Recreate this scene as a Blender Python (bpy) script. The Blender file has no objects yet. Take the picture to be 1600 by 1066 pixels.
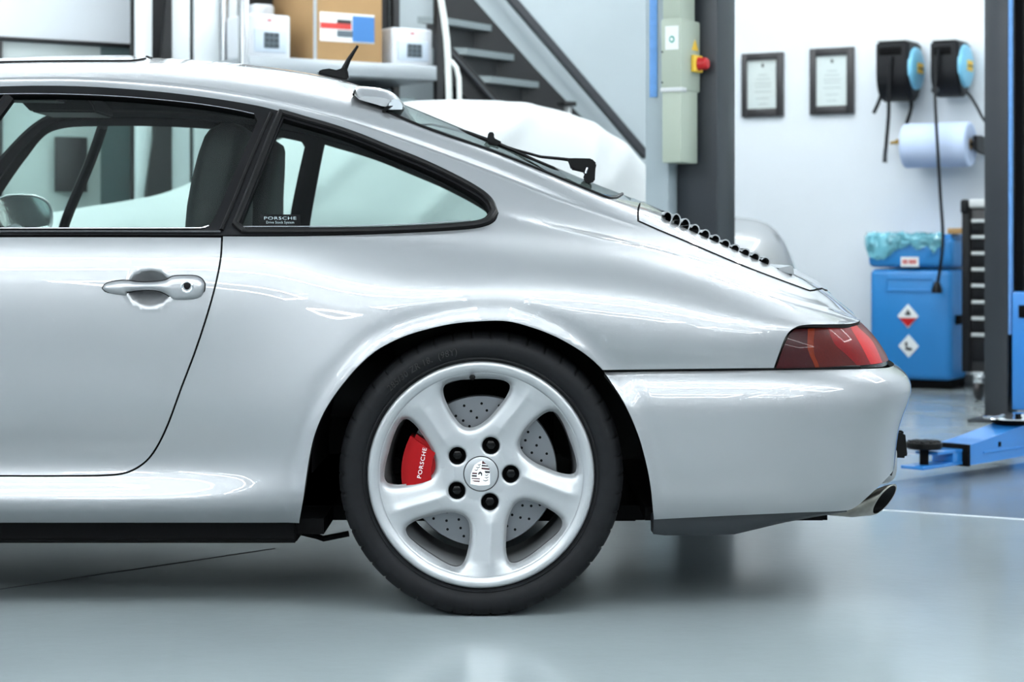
import bpy, bmesh, math, random
import numpy as np
from mathutils import Vector, Matrix
from mathutils.geometry import delaunay_2d_cdt

random.seed(7)
rng = np.random.default_rng(7)
SC = bpy.context.scene
COL = SC.collection

# ------------------------------------------------------------------ camera
D0, CH, FPX, HY = 4.2, 0.815, 3024.0, 380.0      # distance to car side, lens height, focal in px, horizon row
cam_d = bpy.data.cameras.new('camera')
cam = bpy.data.objects.new('camera', cam_d)
COL.objects.link(cam)
cam.location = (0, -D0, CH)
cam.rotation_euler = (math.pi / 2, 0, 0)
cam_d.sensor_width = 36.0
cam_d.sensor_fit = 'HORIZONTAL'
cam_d.lens = 36.0 * FPX / 1600.0
cam_d.shift_y = -(533.0 - HY) / 1600.0
cam_d.dof.use_dof = True
cam_d.dof.focus_distance = 4.3
cam_d.dof.aperture_fstop = 5.0
cam_d.clip_end = 60
SC.camera = cam

# ------------------------------------------------------------------ world, exposure
w = bpy.data.worlds.new('world')
SC.world = w
w.use_nodes = True
w.node_tree.nodes['Background'].inputs[0].default_value = (0.75, 0.82, 0.88, 1)
w.node_tree.nodes['Background'].inputs[1].default_value = 0.1
vs = SC.view_settings
vs.view_transform = 'Standard'
vs.look = 'None'
vs.exposure = 0.22
vs.gamma = 1.0
vs.use_curve_mapping = False
LAMP_E = 23.0                                     # emission of the ceiling tubes

# ------------------------------------------------------------------ materials
def lin(c):
    return tuple(((x / 255.0) / 12.92 if x / 255.0 <= 0.04045 else ((x / 255.0 + 0.055) / 1.055) ** 2.4) for x in c)

MATS = {}
def mat(name, rgb=(200, 200, 200), rough=0.5, metal=0.0, coat=0.0, coat_rough=0.03, spec=0.5, emit=None, noise=None, bump=None, trans=0.0, sheen=0.0):
    """procedural material; noise=(scale, amount) varies the colour, bump=(scale, strength)"""
    if name in MATS:
        return MATS[name]
    m = bpy.data.materials.new(name)
    m.use_nodes = True
    nt = m.node_tree
    b = nt.nodes['Principled BSDF']
    c = lin(rgb)
    b.inputs['Base Color'].default_value = (*c, 1)
    b.inputs['Roughness'].default_value = rough
    b.inputs['Metallic'].default_value = metal
    b.inputs['Coat Weight'].default_value = coat
    b.inputs['Coat Roughness'].default_value = coat_rough
    b.inputs['Specular IOR Level'].default_value = spec
    if coat > 0.7: b.inputs['Coat IOR'].default_value = 1.65
    b.inputs['Transmission Weight'].default_value = trans
    b.inputs['Sheen Weight'].default_value = sheen
    if emit:
        b.inputs['Emission Color'].default_value = (*lin(emit[0]), 1)
        b.inputs['Emission Strength'].default_value = emit[1]
    if noise or bump:
        tc = nt.nodes.new('ShaderNodeTexCoord')
    if noise:
        n = nt.nodes.new('ShaderNodeTexNoise')
        n.inputs['Scale'].default_value = noise[0]
        n.inputs['Detail'].default_value = 5
        nt.links.new(tc.outputs['Object'], n.inputs['Vector'])
        r = nt.nodes.new('ShaderNodeValToRGB')
        a = noise[1]
        r.color_ramp.elements[0].position = 0.3
        r.color_ramp.elements[1].position = 0.7
        r.color_ramp.elements[0].color = (*[max(0, x * (1 - a)) for x in c], 1)
        r.color_ramp.elements[1].color = (*[min(1, x * (1 + a)) for x in c], 1)
        nt.links.new(n.outputs['Fac'], r.inputs['Fac'])
        nt.links.new(r.outputs['Color'], b.inputs['Base Color'])
    if bump:
        n2 = nt.nodes.new('ShaderNodeTexNoise')
        n2.inputs['Scale'].default_value = bump[0]
        n2.inputs['Detail'].default_value = 4
        nt.links.new(tc.outputs['Object'], n2.inputs['Vector'])
        bp = nt.nodes.new('ShaderNodeBump')
        bp.inputs['Strength'].default_value = bump[1]
        bp.inputs['Distance'].default_value = 0.01
        nt.links.new(n2.outputs['Fac'], bp.inputs['Height'])
        nt.links.new(bp.outputs['Normal'], b.inputs['Normal'])
    MATS[name] = m
    return m

def glass_mat(name, tint, refl=1.0):
    m = bpy.data.materials.new(name)
    m.use_nodes = True
    nt = m.node_tree
    nt.nodes.remove(nt.nodes['Principled BSDF'])
    out = nt.nodes['Material Output']
    tr = nt.nodes.new('ShaderNodeBsdfTransparent')
    tr.inputs[0].default_value = (*tint, 1)
    gl = nt.nodes.new('ShaderNodeBsdfGlossy')
    gl.inputs['Roughness'].default_value = 0.01
    gl.inputs[0].default_value = (refl, refl, refl, 1)
    # Schlick term on the facing angle, the same from both sides of the pane
    lw = nt.nodes.new('ShaderNodeLayerWeight')
    pw = nt.nodes.new('ShaderNodeMath'); pw.operation = 'POWER'; pw.inputs[1].default_value = 5.0
    fr = nt.nodes.new('ShaderNodeMath'); fr.operation = 'MULTIPLY_ADD'; fr.inputs[1].default_value = 0.965; fr.inputs[2].default_value = 0.035
    nt.links.new(lw.outputs['Facing'], pw.inputs[0]); nt.links.new(pw.outputs[0], fr.inputs[0])
    mx = nt.nodes.new('ShaderNodeMixShader')
    nt.links.new(fr.outputs[0], mx.inputs[0])
    nt.links.new(tr.outputs[0], mx.inputs[1])
    nt.links.new(gl.outputs[0], mx.inputs[2])
    nt.links.new(mx.outputs[0], out.inputs[0])
    MATS[name] = m
    return m

mat('paint', (148, 150, 152), rough=0.40, metal=0.66, coat=1.0, coat_rough=0.006)
mat('paint_inner', (7, 8, 8), rough=0.9)
mat('rubber', (8, 8, 9), rough=0.45, spec=0.16)
mat('trim', (10, 10, 12), rough=0.4, spec=0.15)
mat('black', (6, 6, 7), rough=0.7, spec=.1)
mat('gloss_black', (6, 6, 7), rough=0.15, spec=.2)
mat('valance', (34, 38, 42), rough=0.45)
mat('tyre', (20, 21, 23), rough=0.6, spec=.15, noise=(40, 0.15))
mat('tyre_print', (4, 4, 4), rough=0.5)
mat('rim', (166, 169, 171), rough=0.36, metal=0.5, coat=0.6, coat_rough=0.05)
mat('disc', (120, 122, 125), rough=0.38, metal=0.8)
mat('caliper', (140, 2, 8), rough=0.4, spec=.2)
mat('steel', (190, 192, 194), rough=0.25, metal=1.0)
mat('exhaust', (150, 146, 138), rough=0.35, metal=1.0, noise=(30, 0.25))
mat('chrome', (225, 228, 230), rough=0.06, metal=1.0)
mat('leather', (11, 13, 14), rough=0.6, spec=.3)
mat('headliner', (9, 11, 12), rough=0.9)
mat('white_print', (235, 238, 238), rough=0.5)
mat('decal_grey', (150, 165, 168), rough=0.5)
mat('dark_print', (20, 18, 20), rough=0.5)
mat('maroon_print', (70, 18, 22), rough=0.5)
glass_mat('car_glass', (0.76, 0.86, 0.83), 0.5)
glass_mat('clear_glass', (0.93, 0.95, 0.95))

# ------------------------------------------------------------------ object helpers
def link(o, parent=None, off=None):
    COL.objects.link(o)
    if parent is not None:
        o.parent = parent
        if off is not None:
            o.matrix_parent_inverse = off
    return o

def tag(o, label=None, cat=None, group=None, kind=None):
    if label: o['label'] = label
    if cat: o['category'] = cat
    if group: o['group'] = group
    if kind: o['kind'] = kind
    return o

def empty(name, loc=(0, 0, 0), rz=0.0, label=None, cat=None, group=None):
    o = bpy.data.objects.new(name, None)
    o.empty_display_size = 0.1
    o.location = loc
    o.rotation_euler = (0, 0, rz)
    link(o)
    return tag(o, label, cat, group)

def inv_of(root):
    return (Matrix.Translation(root.location) @ Matrix.Rotation(root.rotation_euler[2], 4, 'Z')).inverted()

def mesh_obj(name, verts, faces, mats, midx=None, normals=None, smooth=True, angle=35, parent=None, world=True):
    me = bpy.data.meshes.new(name)
    me.from_pydata([tuple(map(float, v)) for v in verts], [], [tuple(map(int, f)) for f in faces])
    for m in (mats if isinstance(mats, (list, tuple)) else [mats]):
        me.materials.append(MATS[m])
    if midx is not None:
        me.polygons.foreach_set('material_index', np.asarray(midx, dtype=np.int32))
    me.update()
    if smooth:
        me.polygons.foreach_set('use_smooth', np.ones(len(me.polygons), dtype=bool))
        if normals is not None:
            me.normals_split_custom_set_from_vertices([tuple(map(float, n)) for n in normals])
        else:
            me.set_sharp_from_angle(angle=math.radians(angle))
    o = bpy.data.objects.new(name, me)
    if parent is not None:
        link(o, parent, inv_of(parent) if world else None)
    else:
        link(o)
    return o

class MB:
    """collects shapes into one mesh"""
    def __init__(s):
        s.v, s.f, s.m = [], [], []
        s.cur = 0
    def add(s, verts, faces):
        k = len(s.v)
        s.v += [tuple(v) for v in verts]
        s.f += [tuple(i + k for i in f) for f in faces]
        s.m += [s.cur] * len(faces)
        return s
    def box(s, x0, x1, y0, y1, z0, z1, bev=0.0, seg=2, M=None):
        bm = bmesh.new()
        bmesh.ops.create_cube(bm, size=1)
        for v in bm.verts:
            v.co = Vector(((x0 + x1) / 2 + v.co.x * (x1 - x0), (y0 + y1) / 2 + v.co.y * (y1 - y0), (z0 + z1) / 2 + v.co.z * (z1 - z0)))
        if bev > 0:
            bmesh.ops.bevel(bm, geom=bm.edges[:], offset=bev, segments=seg, affect='EDGES', profile=0.5)
        return s.bm(bm, M)
    def bm(s, bm, M=None):
        if M is not None:
            bmesh.ops.transform(bm, matrix=M, verts=bm.verts)
        bm.verts.index_update()
        s.add([v.co[:] for v in bm.verts], [[v.index for v in f.verts] for f in bm.faces])
        bm.free()
        return s
    def tube(s, pts, r, n=10, caps=True, closed=False):
        pts = [Vector(p) for p in pts]
        N = len(pts)
        rs = r if isinstance(r, (list, tuple)) else [r] * N
        V, F = [], []
        up = None
        for i in range(N):
            if closed:
                t = (pts[(i + 1) % N] - pts[i - 1]).normalized()
            else:
                t = (pts[min(i + 1, N - 1)] - pts[max(i - 1, 0)]).normalized()
            if up is None:
                up = Vector((0, 0, 1)) if abs(t.z) < 0.9 else Vector((1, 0, 0))
            a = (up - t * up.dot(t)).normalized()
            up = a
            b = t.cross(a)
            for k in range(n):
                q = 2 * math.pi * k / n
                V.append(pts[i] + (a * math.cos(q) + b * math.sin(q)) * rs[i])
        M_ = N if closed else N - 1
        for i in range(M_):
            j = (i + 1) % N
            for k in range(n):
                k2 = (k + 1) % n
                F.append((i * n + k, i * n + k2, j * n + k2, j * n + k))
        if caps and not closed:
            F.append(tuple(range(n - 1, -1, -1)))
            F.append(tuple((N - 1) * n + k for k in range(n)))
        return s.add([v[:] for v in V], F)
    def lathe(s, prof, n=48, axis='y', c=(0, 0, 0), close=False):
        """prof: (radius, along) pairs, turned about the axis"""
        V, F = [], []
        for (r, a) in prof:
            for k in range(n):
                q = 2 * math.pi * k / n
                x, y = r * math.cos(q), r * math.sin(q)
                p = {'y': (x, a, y), 'x': (a, x, y), 'z': (x, y, a)}[axis]
                V.append((p[0] + c[0], p[1] + c[1], p[2] + c[2]))
        L = len(prof)
        for i in range(L if close else L - 1):
            j = (i + 1) % L
            for k in range(n):
                k2 = (k + 1) % n
                F.append((i * n + k, i * n + k2, j * n + k2, j * n + k))
        return s.add(V, F)
    def prism(s, poly, a0, a1, axis='y', bev=0.0):
        """closed 2d polygon pushed along an axis: y -> poly is (x,z); x -> (y,z); z -> (x,y)"""
        bm = bmesh.new()
        def P(p, a):
            return {'y': (p[0], a, p[1]), 'x': (a, p[0], p[1]), 'z': (p[0], p[1], a)}[axis]
        lo = [bm.verts.new(P(p, a0)) for p in poly]
        hi = [bm.verts.new(P(p, a1)) for p in poly]
        n = len(poly)
        bm.faces.new(lo)
        bm.faces.new(hi[::-1])
        for i in range(n):
            bm.faces.new((lo[i], hi[i], hi[(i + 1) % n], lo[(i + 1) % n]))
        bmesh.ops.recalc_face_normals(bm, faces=bm.faces[:])
        if bev > 0:
            bmesh.ops.bevel(bm, geom=[e for e in bm.edges if e.calc_face_angle(0) > 0.6], offset=bev, segments=2, affect='EDGES')
        return s.bm(bm)
    def xf(s, M):
        s.v = [tuple(M @ Vector(v)) for v in s.v]
        return s
    def obj(s, name, mats, parent=None, world=True, smooth=True, angle=35):
        o = mesh_obj(name, s.v, s.f, mats, s.m, smooth=smooth, angle=angle, parent=parent, world=world)
        bm = bmesh.new(); bm.from_mesh(o.data)
        bmesh.ops.recalc_face_normals(bm, faces=bm.faces[:])
        bm.to_mesh(o.data); bm.free()
        return o

def copy_tree(o, parent=None):
    c = o.copy()
    COL.objects.link(c)
    c.parent = parent
    for ch in list(o.children):
        copy_tree(ch, c)
    return c

def text_mesh(body, size, extrude=0.001, align='CENTER', shear=0.0, space=1.0):
    """outline letters as (verts, faces) in the xy plane"""
    cu = bpy.data.curves.new('lettering', 'FONT')
    cu.body = body
    cu.size = size
    cu.extrude = extrude
    cu.align_x = align
    cu.align_y = 'CENTER'
    cu.shear = shear
    cu.space_character = space
    cu.resolution_u = 3
    t = bpy.data.objects.new('lettering', cu)
    COL.objects.link(t)
    dg = bpy.context.evaluated_depsgraph_get()
    me = bpy.data.meshes.new_from_object(t.evaluated_get(dg))
    V = [v.co.copy() for v in me.vertices]
    F = [list(p.vertices) for p in me.polygons]
    bpy.data.objects.remove(t)
    bpy.data.curves.remove(cu)
    bpy.data.meshes.remove(me)
    return V, F

# pixel of the 1600x1066 photograph + depth behind the car's flank -> point
def W(px, py, Y):
    k = (D0 + Y) / FPX
    return np.array(((px - 800.0) * k, Y, CH + (HY - py) * k))

def on_floor(px, py):
    d = CH * FPX / (py - HY)
    return ((px - 800.0) * d / FPX, d - D0, 0.0)
# ------------------------------------------------------------------ the room
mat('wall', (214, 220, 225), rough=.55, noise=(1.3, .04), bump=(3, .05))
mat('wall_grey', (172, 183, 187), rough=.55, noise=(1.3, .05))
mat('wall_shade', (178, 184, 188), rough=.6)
mat('ceiling', (225, 228, 232), rough=.8)
mat('tube_light', (255, 255, 255), rough=.5, emit=((247, 252, 253), LAMP_E))
mat('lamp_body', (200, 202, 205), rough=.4, metal=.6)
mat('dark_steel', (42, 46, 51), rough=.38, spec=.5)
mat('kerb', (70, 76, 80), rough=.6)

def floor_mat(name, rgb, rough0, rough1, amt):
    m = mat(name, rgb, rough=rough0)
    nt = m.node_tree; b = nt.nodes['Principled BSDF']
    tc = nt.nodes.new('ShaderNodeTexCoord')
    def noise(scale, detail):
        n = nt.nodes.new('ShaderNodeTexNoise'); n.inputs['Scale'].default_value = scale; n.inputs['Detail'].default_value = detail
        nt.links.new(tc.outputs['Object'], n.inputs['Vector']); return n
    n1 = noise(1.1, 6)
    r = nt.nodes.new('ShaderNodeValToRGB'); c = lin(rgb)
    r.color_ramp.elements[0].position = .3; r.color_ramp.elements[1].position = .72
    r.color_ramp.elements[0].color = (*[x * (1 - amt) for x in c], 1); r.color_ramp.elements[1].color = (*[x * (1 + amt) for x in c], 1)
    nt.links.new(n1.outputs['Fac'], r.inputs['Fac']); nt.links.new(r.outputs['Color'], b.inputs['Base Color'])
    n2 = noise(2.5, 3); mr = nt.nodes.new('ShaderNodeMapRange')
    mr.inputs['From Min'].default_value = .3; mr.inputs['From Max'].default_value = .7
    mr.inputs['To Min'].default_value = rough0; mr.inputs['To Max'].default_value = rough1
    nt.links.new(n2.outputs['Fac'], mr.inputs['Value']); nt.links.new(mr.outputs[0], b.inputs['Roughness'])
    n3 = noise(26, 3); bp = nt.nodes.new('ShaderNodeBump'); bp.inputs['Strength'].default_value = .10; bp.inputs['Distance'].default_value = .004
    nt.links.new(n3.outputs['Fac'], bp.inputs['Height']); nt.links.new(bp.outputs['Normal'], b.inputs['Normal'])
    b.inputs['Specular IOR Level'].default_value = .6
floor_mat('floor_paint', (146, 156, 159), .15, .22, .07)
floor_mat('floor_lane_paint', (106, 118, 130), .18, .26, .14)

CEIL = 4.4
CX, CY = 1.21, 11.8 - D0                           # far corner of the room
AR, AL = math.radians(-30), math.radians(32)       # the two far walls
RW = (CX + 8.2 * math.cos(AR), CY + 8.2 * math.sin(AR))
LW = (CX - 9.0 * math.cos(AL), CY - 9.0 * math.sin(AL))
BK = -D0 - 5.2
def wall(name, a, b, material, z1=CEIL, th=.15):
    d = Vector((b[0] - a[0], b[1] - a[1], 0)); n = Vector((-d.y, d.x, 0)).normalized() * th   # thickness outside
    V = [(a[0], a[1], 0), (b[0], b[1], 0), (b[0] + n.x, b[1] + n.y, 0), (a[0] + n.x, a[1] + n.y, 0)]
    V = V + [(v[0], v[1], z1) for v in V]
    m = MB(); m.add(V, [(3, 2, 1, 0), (4, 5, 6, 7), (0, 1, 5, 4), (1, 2, 6, 5), (2, 3, 7, 6), (3, 0, 4, 7)])
    return tag(m.obj(name, material, smooth=False), kind='structure')
wall('wall_back_right', (CX, CY), RW, 'wall')
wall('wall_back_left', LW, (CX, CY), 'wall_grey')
wall('wall_right', RW, (RW[0], BK), 'wall')
wall('wall_left', (LW[0], BK), LW, 'wall')
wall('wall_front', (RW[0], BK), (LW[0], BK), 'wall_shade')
m = MB(); m.add([(LW[0], BK, 0), (RW[0], BK, 0), (RW[0], RW[1], 0), (CX, CY, 0), (LW[0], LW[1], 0), (LW[0], BK, -.1), (RW[0], BK, -.1), (RW[0], RW[1], -.1), (CX, CY, -.1), (LW[0], LW[1], -.1)],
    [(0, 1, 2, 3, 4), (9, 8, 7, 6, 5), (0, 5, 6, 1), (1, 6, 7, 2), (2, 7, 8, 3), (3, 8, 9, 4), (4, 9, 5, 0)])
floor = tag(m.obj('floor', 'floor_paint', smooth=False), kind='structure')
m = MB(); m.add([(LW[0], BK, CEIL), (RW[0], BK, CEIL), (RW[0], RW[1], CEIL), (CX, CY, CEIL), (LW[0], LW[1], CEIL)], [(4, 3, 2, 1, 0)])
m.add([(LW[0], BK, CEIL + .1), (RW[0], BK, CEIL + .1), (RW[0], RW[1], CEIL + .1), (CX, CY, CEIL + .1), (LW[0], LW[1], CEIL + .1)], [(0, 1, 2, 3, 4)])
tag(m.obj('ceiling', 'ceiling', smooth=False), kind='structure')
# painted lane across the floor behind the car, with its pale edge line
mat('line_paint', (214, 220, 224), rough=.3)
def strip(name, quad, material, z0, z1, parent):
    V = [(p[0], p[1], z) for z in (z0, z1) for p in quad]
    n = len(quad)
    m = MB(); m.add(V, [tuple(range(n - 1, -1, -1)), tuple(range(n, 2 * n))] + [(i, (i + 1) % n, n + (i + 1) % n, n + i) for i in range(n)])
    return m.obj(name, material, parent, smooth=False)
q = [on_floor(1000, 775), on_floor(1385, 796), on_floor(1640, 815), on_floor(2300, 850), on_floor(2100, 690), on_floor(1600, 722), on_floor(1405, 748), on_floor(1000, 800)]
lane = [on_floor(1180, 790), on_floor(1385, 797), on_floor(1640, 814), on_floor(2300, 850), on_floor(2300, 650), on_floor(1640, 718), on_floor(1400, 752), on_floor(1260, 770)]
strip('floor_lane', lane, 'floor_lane_paint', 0, .0012, floor)
strip('lane_line', [on_floor(1180, 791.5), on_floor(1385, 798.5), on_floor(1640, 815.8), on_floor(2300, 852), on_floor(2300, 850), on_floor(1640, 814), on_floor(1385, 797), on_floor(1180, 790)], 'line_paint', 0, .0014, floor)
strip('floor_joint', [on_floor(-300, 966), on_floor(430, 857.6), on_floor(430, 857), on_floor(-300, 964.6)], 'kerb', 0, .0010, floor)
# skirting at the foot of the right-hand far wall
m = MB(); m.box(0, 8.1, -.03, .0, 0, .07, .004); m.xf(Matrix.Translation((CX, CY, 0)) @ Matrix.Rotation(AR, 4, 'Z'))
tag(m.obj('baseboard_right', 'kerb'), kind='structure')
m = MB(); m.box(-8.9, 0, -.03, .0, 0, .07, .004); m.xf(Matrix.Translation((CX, CY, 0)) @ Matrix.Rotation(AL, 4, 'Z'))
tag(m.obj('baseboard_left', 'kerb'), kind='structure')

# ceiling lamps: rectangular rings of light tube
def ring_lamp(x, y, lx, ly, rz):
    r = empty('ring_lamp', (x, y, 3.55), rz, 'white rectangular ring of light tubes hung from the ceiling', 'lamp', 'ring lamps hung over the workshop')
    m = MB()
    t = .036
    for (a, b) in (((-lx, -ly), (lx, -ly)), ((lx, -ly), (lx, ly)), ((lx, ly), (-lx, ly)), ((-lx, ly), (-lx, -ly))):
        dx, dy = (t, 0) if a[1] == b[1] else (0, t)
        m.box(min(a[0], b[0]) - (t if a[1] == b[1] else t), max(a[0], b[0]) + t, min(a[1], b[1]) - t, max(a[1], b[1]) + t, -.02, .03)
    m.obj('light_tube', 'tube_light', r, world=False, smooth=False)
    for sx in (-1, 1):
        for sy in (-1, 1):
            m = MB(); m.tube([(sx * lx * .8, sy * ly, .03), (sx * lx * .8, sy * ly, CEIL - 3.55)], .004, 6); m.obj('hanger', 'lamp_body', r, world=False)
for x, y in [(x, y) for y in (-6.9, -2.7) for x in (-4.5, -1.5, 1.5, 4.5)] + [(-4.5, 2.4), (-1.4, 4.6), (4.4, 2.6), (1.5, 5.0)]:
    ring_lamp(x, y, 1.1, .75, 0)
# ------------------------------------------------------------------ smooth lofted surfaces
def pchip(x, y, q):
    x = np.asarray(x, float); y = np.asarray(y, float)
    h = np.diff(x); dl = np.diff(y) / h
    n = len(x)
    d = np.zeros(n)
    if n == 2:
        d[:] = dl[0]
    else:
        for i in range(1, n - 1):
            if dl[i - 1] * dl[i] > 0:
                w1 = 2 * h[i] + h[i - 1]; w2 = h[i] + 2 * h[i - 1]
                d[i] = (w1 + w2) / (w1 / dl[i - 1] + w2 / dl[i])
        d[0] = dl[0]; d[-1] = dl[-1]
    i = np.clip(np.searchsorted(x, q) - 1, 0, n - 2)
    t = (q - x[i]) / h[i]
    h00 = 2 * t**3 - 3 * t**2 + 1; h10 = t**3 - 2 * t**2 + t
    h01 = -2 * t**3 + 3 * t**2; h11 = t**3 - t**2
    return h00 * y[i] + h10 * h[i] * d[i] + h01 * y[i + 1] + h11 * h[i] * d[i + 1]

def nat_cubic_matrix(t, q):
    """matrix that takes values at knots t to natural cubic spline values at q"""
    n = len(t); h = np.diff(t)
    A = np.zeros((n, n)); B = np.zeros((n, n))
    A[0, 0] = A[-1, -1] = 1
    for i in range(1, n - 1):
        A[i, i - 1] = h[i - 1]; A[i, i] = 2 * (h[i - 1] + h[i]); A[i, i + 1] = h[i]
        B[i, i - 1] = 6 / h[i - 1]; B[i, i] = -6 / h[i - 1] - 6 / h[i]; B[i, i + 1] = 6 / h[i]
    M2 = np.linalg.solve(A, B)
    S = np.zeros((len(q), n))
    i = np.clip(np.searchsorted(t, q) - 1, 0, n - 2)
    a = (t[i + 1] - q) / h[i]; b = (q - t[i]) / h[i]
    for k in range(len(q)):
        S[k, i[k]] += a[k]; S[k, i[k] + 1] += b[k]
        S[k] += ((a[k]**3 - a[k]) * M2[i[k]] + (b[k]**3 - b[k]) * M2[i[k] + 1]) * h[i[k]]**2 / 6
    return S

def gsmooth(G, sig, axis):
    if sig <= 0: return G
    r = int(3 * sig + 1)
    k = np.exp(-0.5 * (np.arange(-r, r + 1) / sig)**2); k /= k.sum()
    G = np.moveaxis(G, axis, 0)
    a = 2 * G[:1] - G[1:r + 1][::-1]; b = 2 * G[-1:] - G[-r - 1:-1][::-1]
    P = np.concatenate([a, G, b])
    out = sum(k[j] * P[j:j + len(G)] for j in range(2 * r + 1))
    return np.moveaxis(out, 0, axis)

class Surf:
    def __init__(s, rows, umin, umax, du, dv, sig_u, sig_v, extra_rows=0, uscale=1 / 720.0, flip=1, tk=None):
        s.u = np.arange(umin, umax + du * 0.5, du)
        R = np.array([[pchip([k[0] for k in r], [k[1 + c] for k in r], s.u) for c in range(3)] for r in rows])  # R,3,U
        R = gsmooth(R, sig_u / du, 2)
        ch = np.linalg.norm(np.diff(R, axis=0), axis=1).mean(axis=1)
        s.tk = np.concatenate([[0], np.cumsum(ch)]) if tk is None else np.asarray(tk, float)
        s.v = np.arange(0, s.tk[-1] + dv * 0.5, dv)
        S = nat_cubic_matrix(s.tk, np.minimum(s.v, s.tk[-1]))
        G = np.einsum('vr,rcu->vuc', S, R)
        G = gsmooth(G, sig_v / dv, 0)
        s.G = G; s.du, s.dv = du, dv
        s.vtop = s.tk[-1 - extra_rows]
        s.us = uscale; s.flip = flip
        s.finish()
    def finish(s):
        gu = np.gradient(s.G, axis=1); gv = np.gradient(s.G, axis=0)
        n = np.cross(gu, gv) * s.flip
        s.N = n / (np.linalg.norm(n, axis=2, keepdims=True) + 1e-12)
        k = FPX / (D0 + s.G[..., 1])
        s.px = 800 + s.G[..., 0] * k
        s.py = HY - (s.G[..., 2] - CH) * k
        cam_p = np.array([0, -D0, CH])
        s.front = ((cam_p - s.G) * s.N).sum(axis=2) > 0
    def _bl(s, A, u, v):
        fu = np.clip((np.asarray(u, float) - s.u[0]) / s.du, 0, len(s.u) - 1.001)
        fv = np.clip((np.asarray(v, float) - s.v[0]) / s.dv, 0, len(s.v) - 1.001)
        i = fu.astype(int); j = fv.astype(int)
        a = (fu - i); b = (fv - j)
        if A.ndim == 3:
            a = a[..., None]; b = b[..., None]
        return (A[j, i] * (1 - a) * (1 - b) + A[j, i + 1] * a * (1 - b) + A[j + 1, i] * (1 - a) * b + A[j + 1, i + 1] * a * b)
    def pos(s, u, v): return s._bl(s.G, u, v)
    def nor(s, u, v):
        n = s._bl(s.N, u, v)
        return n / (np.linalg.norm(n, axis=-1, keepdims=True) + 1e-12)
    def inv(s, pts):
        """photo pixels -> (u, v) on the side turned to the lens"""
        out = []
        px, py, fr = s.px[::3, ::3], s.py[::3, ::3], s.front[::3, ::3]
        pen = np.where(fr, 0, 1e4)
        jmax = np.searchsorted(s.v, s.vtop) // 3 + 1
        px, py, pen = px[:jmax], py[:jmax], pen[:jmax]
        uu, vv = s.u[::3], s.v[::3]
        for (x, y) in pts:
            q = (px - x)**2 + (py - y)**2 + pen
            j, i = np.unravel_index(np.argmin(q), q.shape)
            u, v = uu[i], vv[j]
            for _ in range(12):
                e = 0.5
                X0 = s._bl(s.px, np.array([u, u + s.du * e, u]), np.array([v, v, v + s.dv * e]))
                Y0 = s._bl(s.py, np.array([u, u + s.du * e, u]), np.array([v, v, v + s.dv * e]))
                J = np.array([[(X0[1] - X0[0]) / (s.du * e), (X0[2] - X0[0]) / (s.dv * e)], [(Y0[1] - Y0[0]) / (s.du * e), (Y0[2] - Y0[0]) / (s.dv * e)]])
                r = np.array([x - X0[0], y - Y0[0]])
                st = np.linalg.solve(J.T @ J + np.diag([1e-4, 1e2]), J.T @ r)
                u = float(np.clip(u + np.clip(st[0], -15, 15), s.u[0], s.u[-1]))
                v = float(np.clip(v + np.clip(st[1], -0.02, 0.02), 0, s.vtop))
            out.append((u, v))
        return out

def resample(poly, step, closed=True):
    P = np.asarray(poly, float)
    if closed: P = np.vstack([P, P[:1]])
    out = []
    for a, b in zip(P[:-1], P[1:]):
        n = max(1, int(math.ceil(np.linalg.norm(b - a) / step)))
        for k in range(n):
            out.append(a + (b - a) * k / n)
    if not closed: out.append(P[-1])
    return np.array(out)

def smooth_poly(pts, step=4.0, closed=True, sharp=40):
    """Catmull-Rom through the points; corners sharper than `sharp` degrees stay corners"""
    P = np.asarray(pts, float); n = len(P)
    out = []
    def is_corner(i):
        if not closed and (i == 0 or i == n - 1): return True
        a = P[i] - P[i - 1]; b = P[(i + 1) % n] - P[i]
        c = np.dot(a, b) / (np.linalg.norm(a) * np.linalg.norm(b) + 1e-9)
        return math.degrees(math.acos(np.clip(c, -1, 1))) > sharp
    for i in range(n if closed else n - 1):
        p1, p2 = P[i], P[(i + 1) % n]
        L = np.linalg.norm(p2 - p1)
        p0 = P[i - 1]; p3 = P[(i + 2) % n] if (closed or i + 2 < n) else p2
        m1 = (p2 - p1) if is_corner(i) else (p2 - p0) / (np.linalg.norm(p2 - p1) + np.linalg.norm(p1 - p0)) * L
        m2 = (p2 - p1) if is_corner((i + 1) % n) else (p3 - p1) / (np.linalg.norm(p3 - p2) + np.linalg.norm(p2 - p1)) * L
        k = max(1, int(math.ceil(L / step)))
        for j in range(k):
            t = j / k
            out.append((2*t**3 - 3*t**2 + 1) * p1 + (t**3 - 2*t**2 + t) * m1 + (-2*t**3 + 3*t**2) * p2 + (t**3 - t**2) * m2)
    if not closed: out.append(P[-1])
    return np.array(out)

def offset_poly(P, d):
    """move a closed outline outward (d>0) by d"""
    P = np.asarray(P, float)
    area = 0.5 * np.sum(P[:, 0] * np.roll(P[:, 1], -1) - np.roll(P[:, 0], -1) * P[:, 1])
    sg = 1 if area > 0 else -1
    a = P - np.roll(P, 1, axis=0); b = np.roll(P, -1, axis=0) - P
    a /= np.linalg.norm(a, axis=1, keepdims=True) + 1e-9; b /= np.linalg.norm(b, axis=1, keepdims=True) + 1e-9
    na = np.stack([a[:, 1], -a[:, 0]], 1) * sg; nb = np.stack([b[:, 1], -b[:, 0]], 1) * sg
    m = na + nb
    m /= np.maximum((m * na).sum(1, keepdims=True), 0.5)
    return P + m * d

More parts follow.
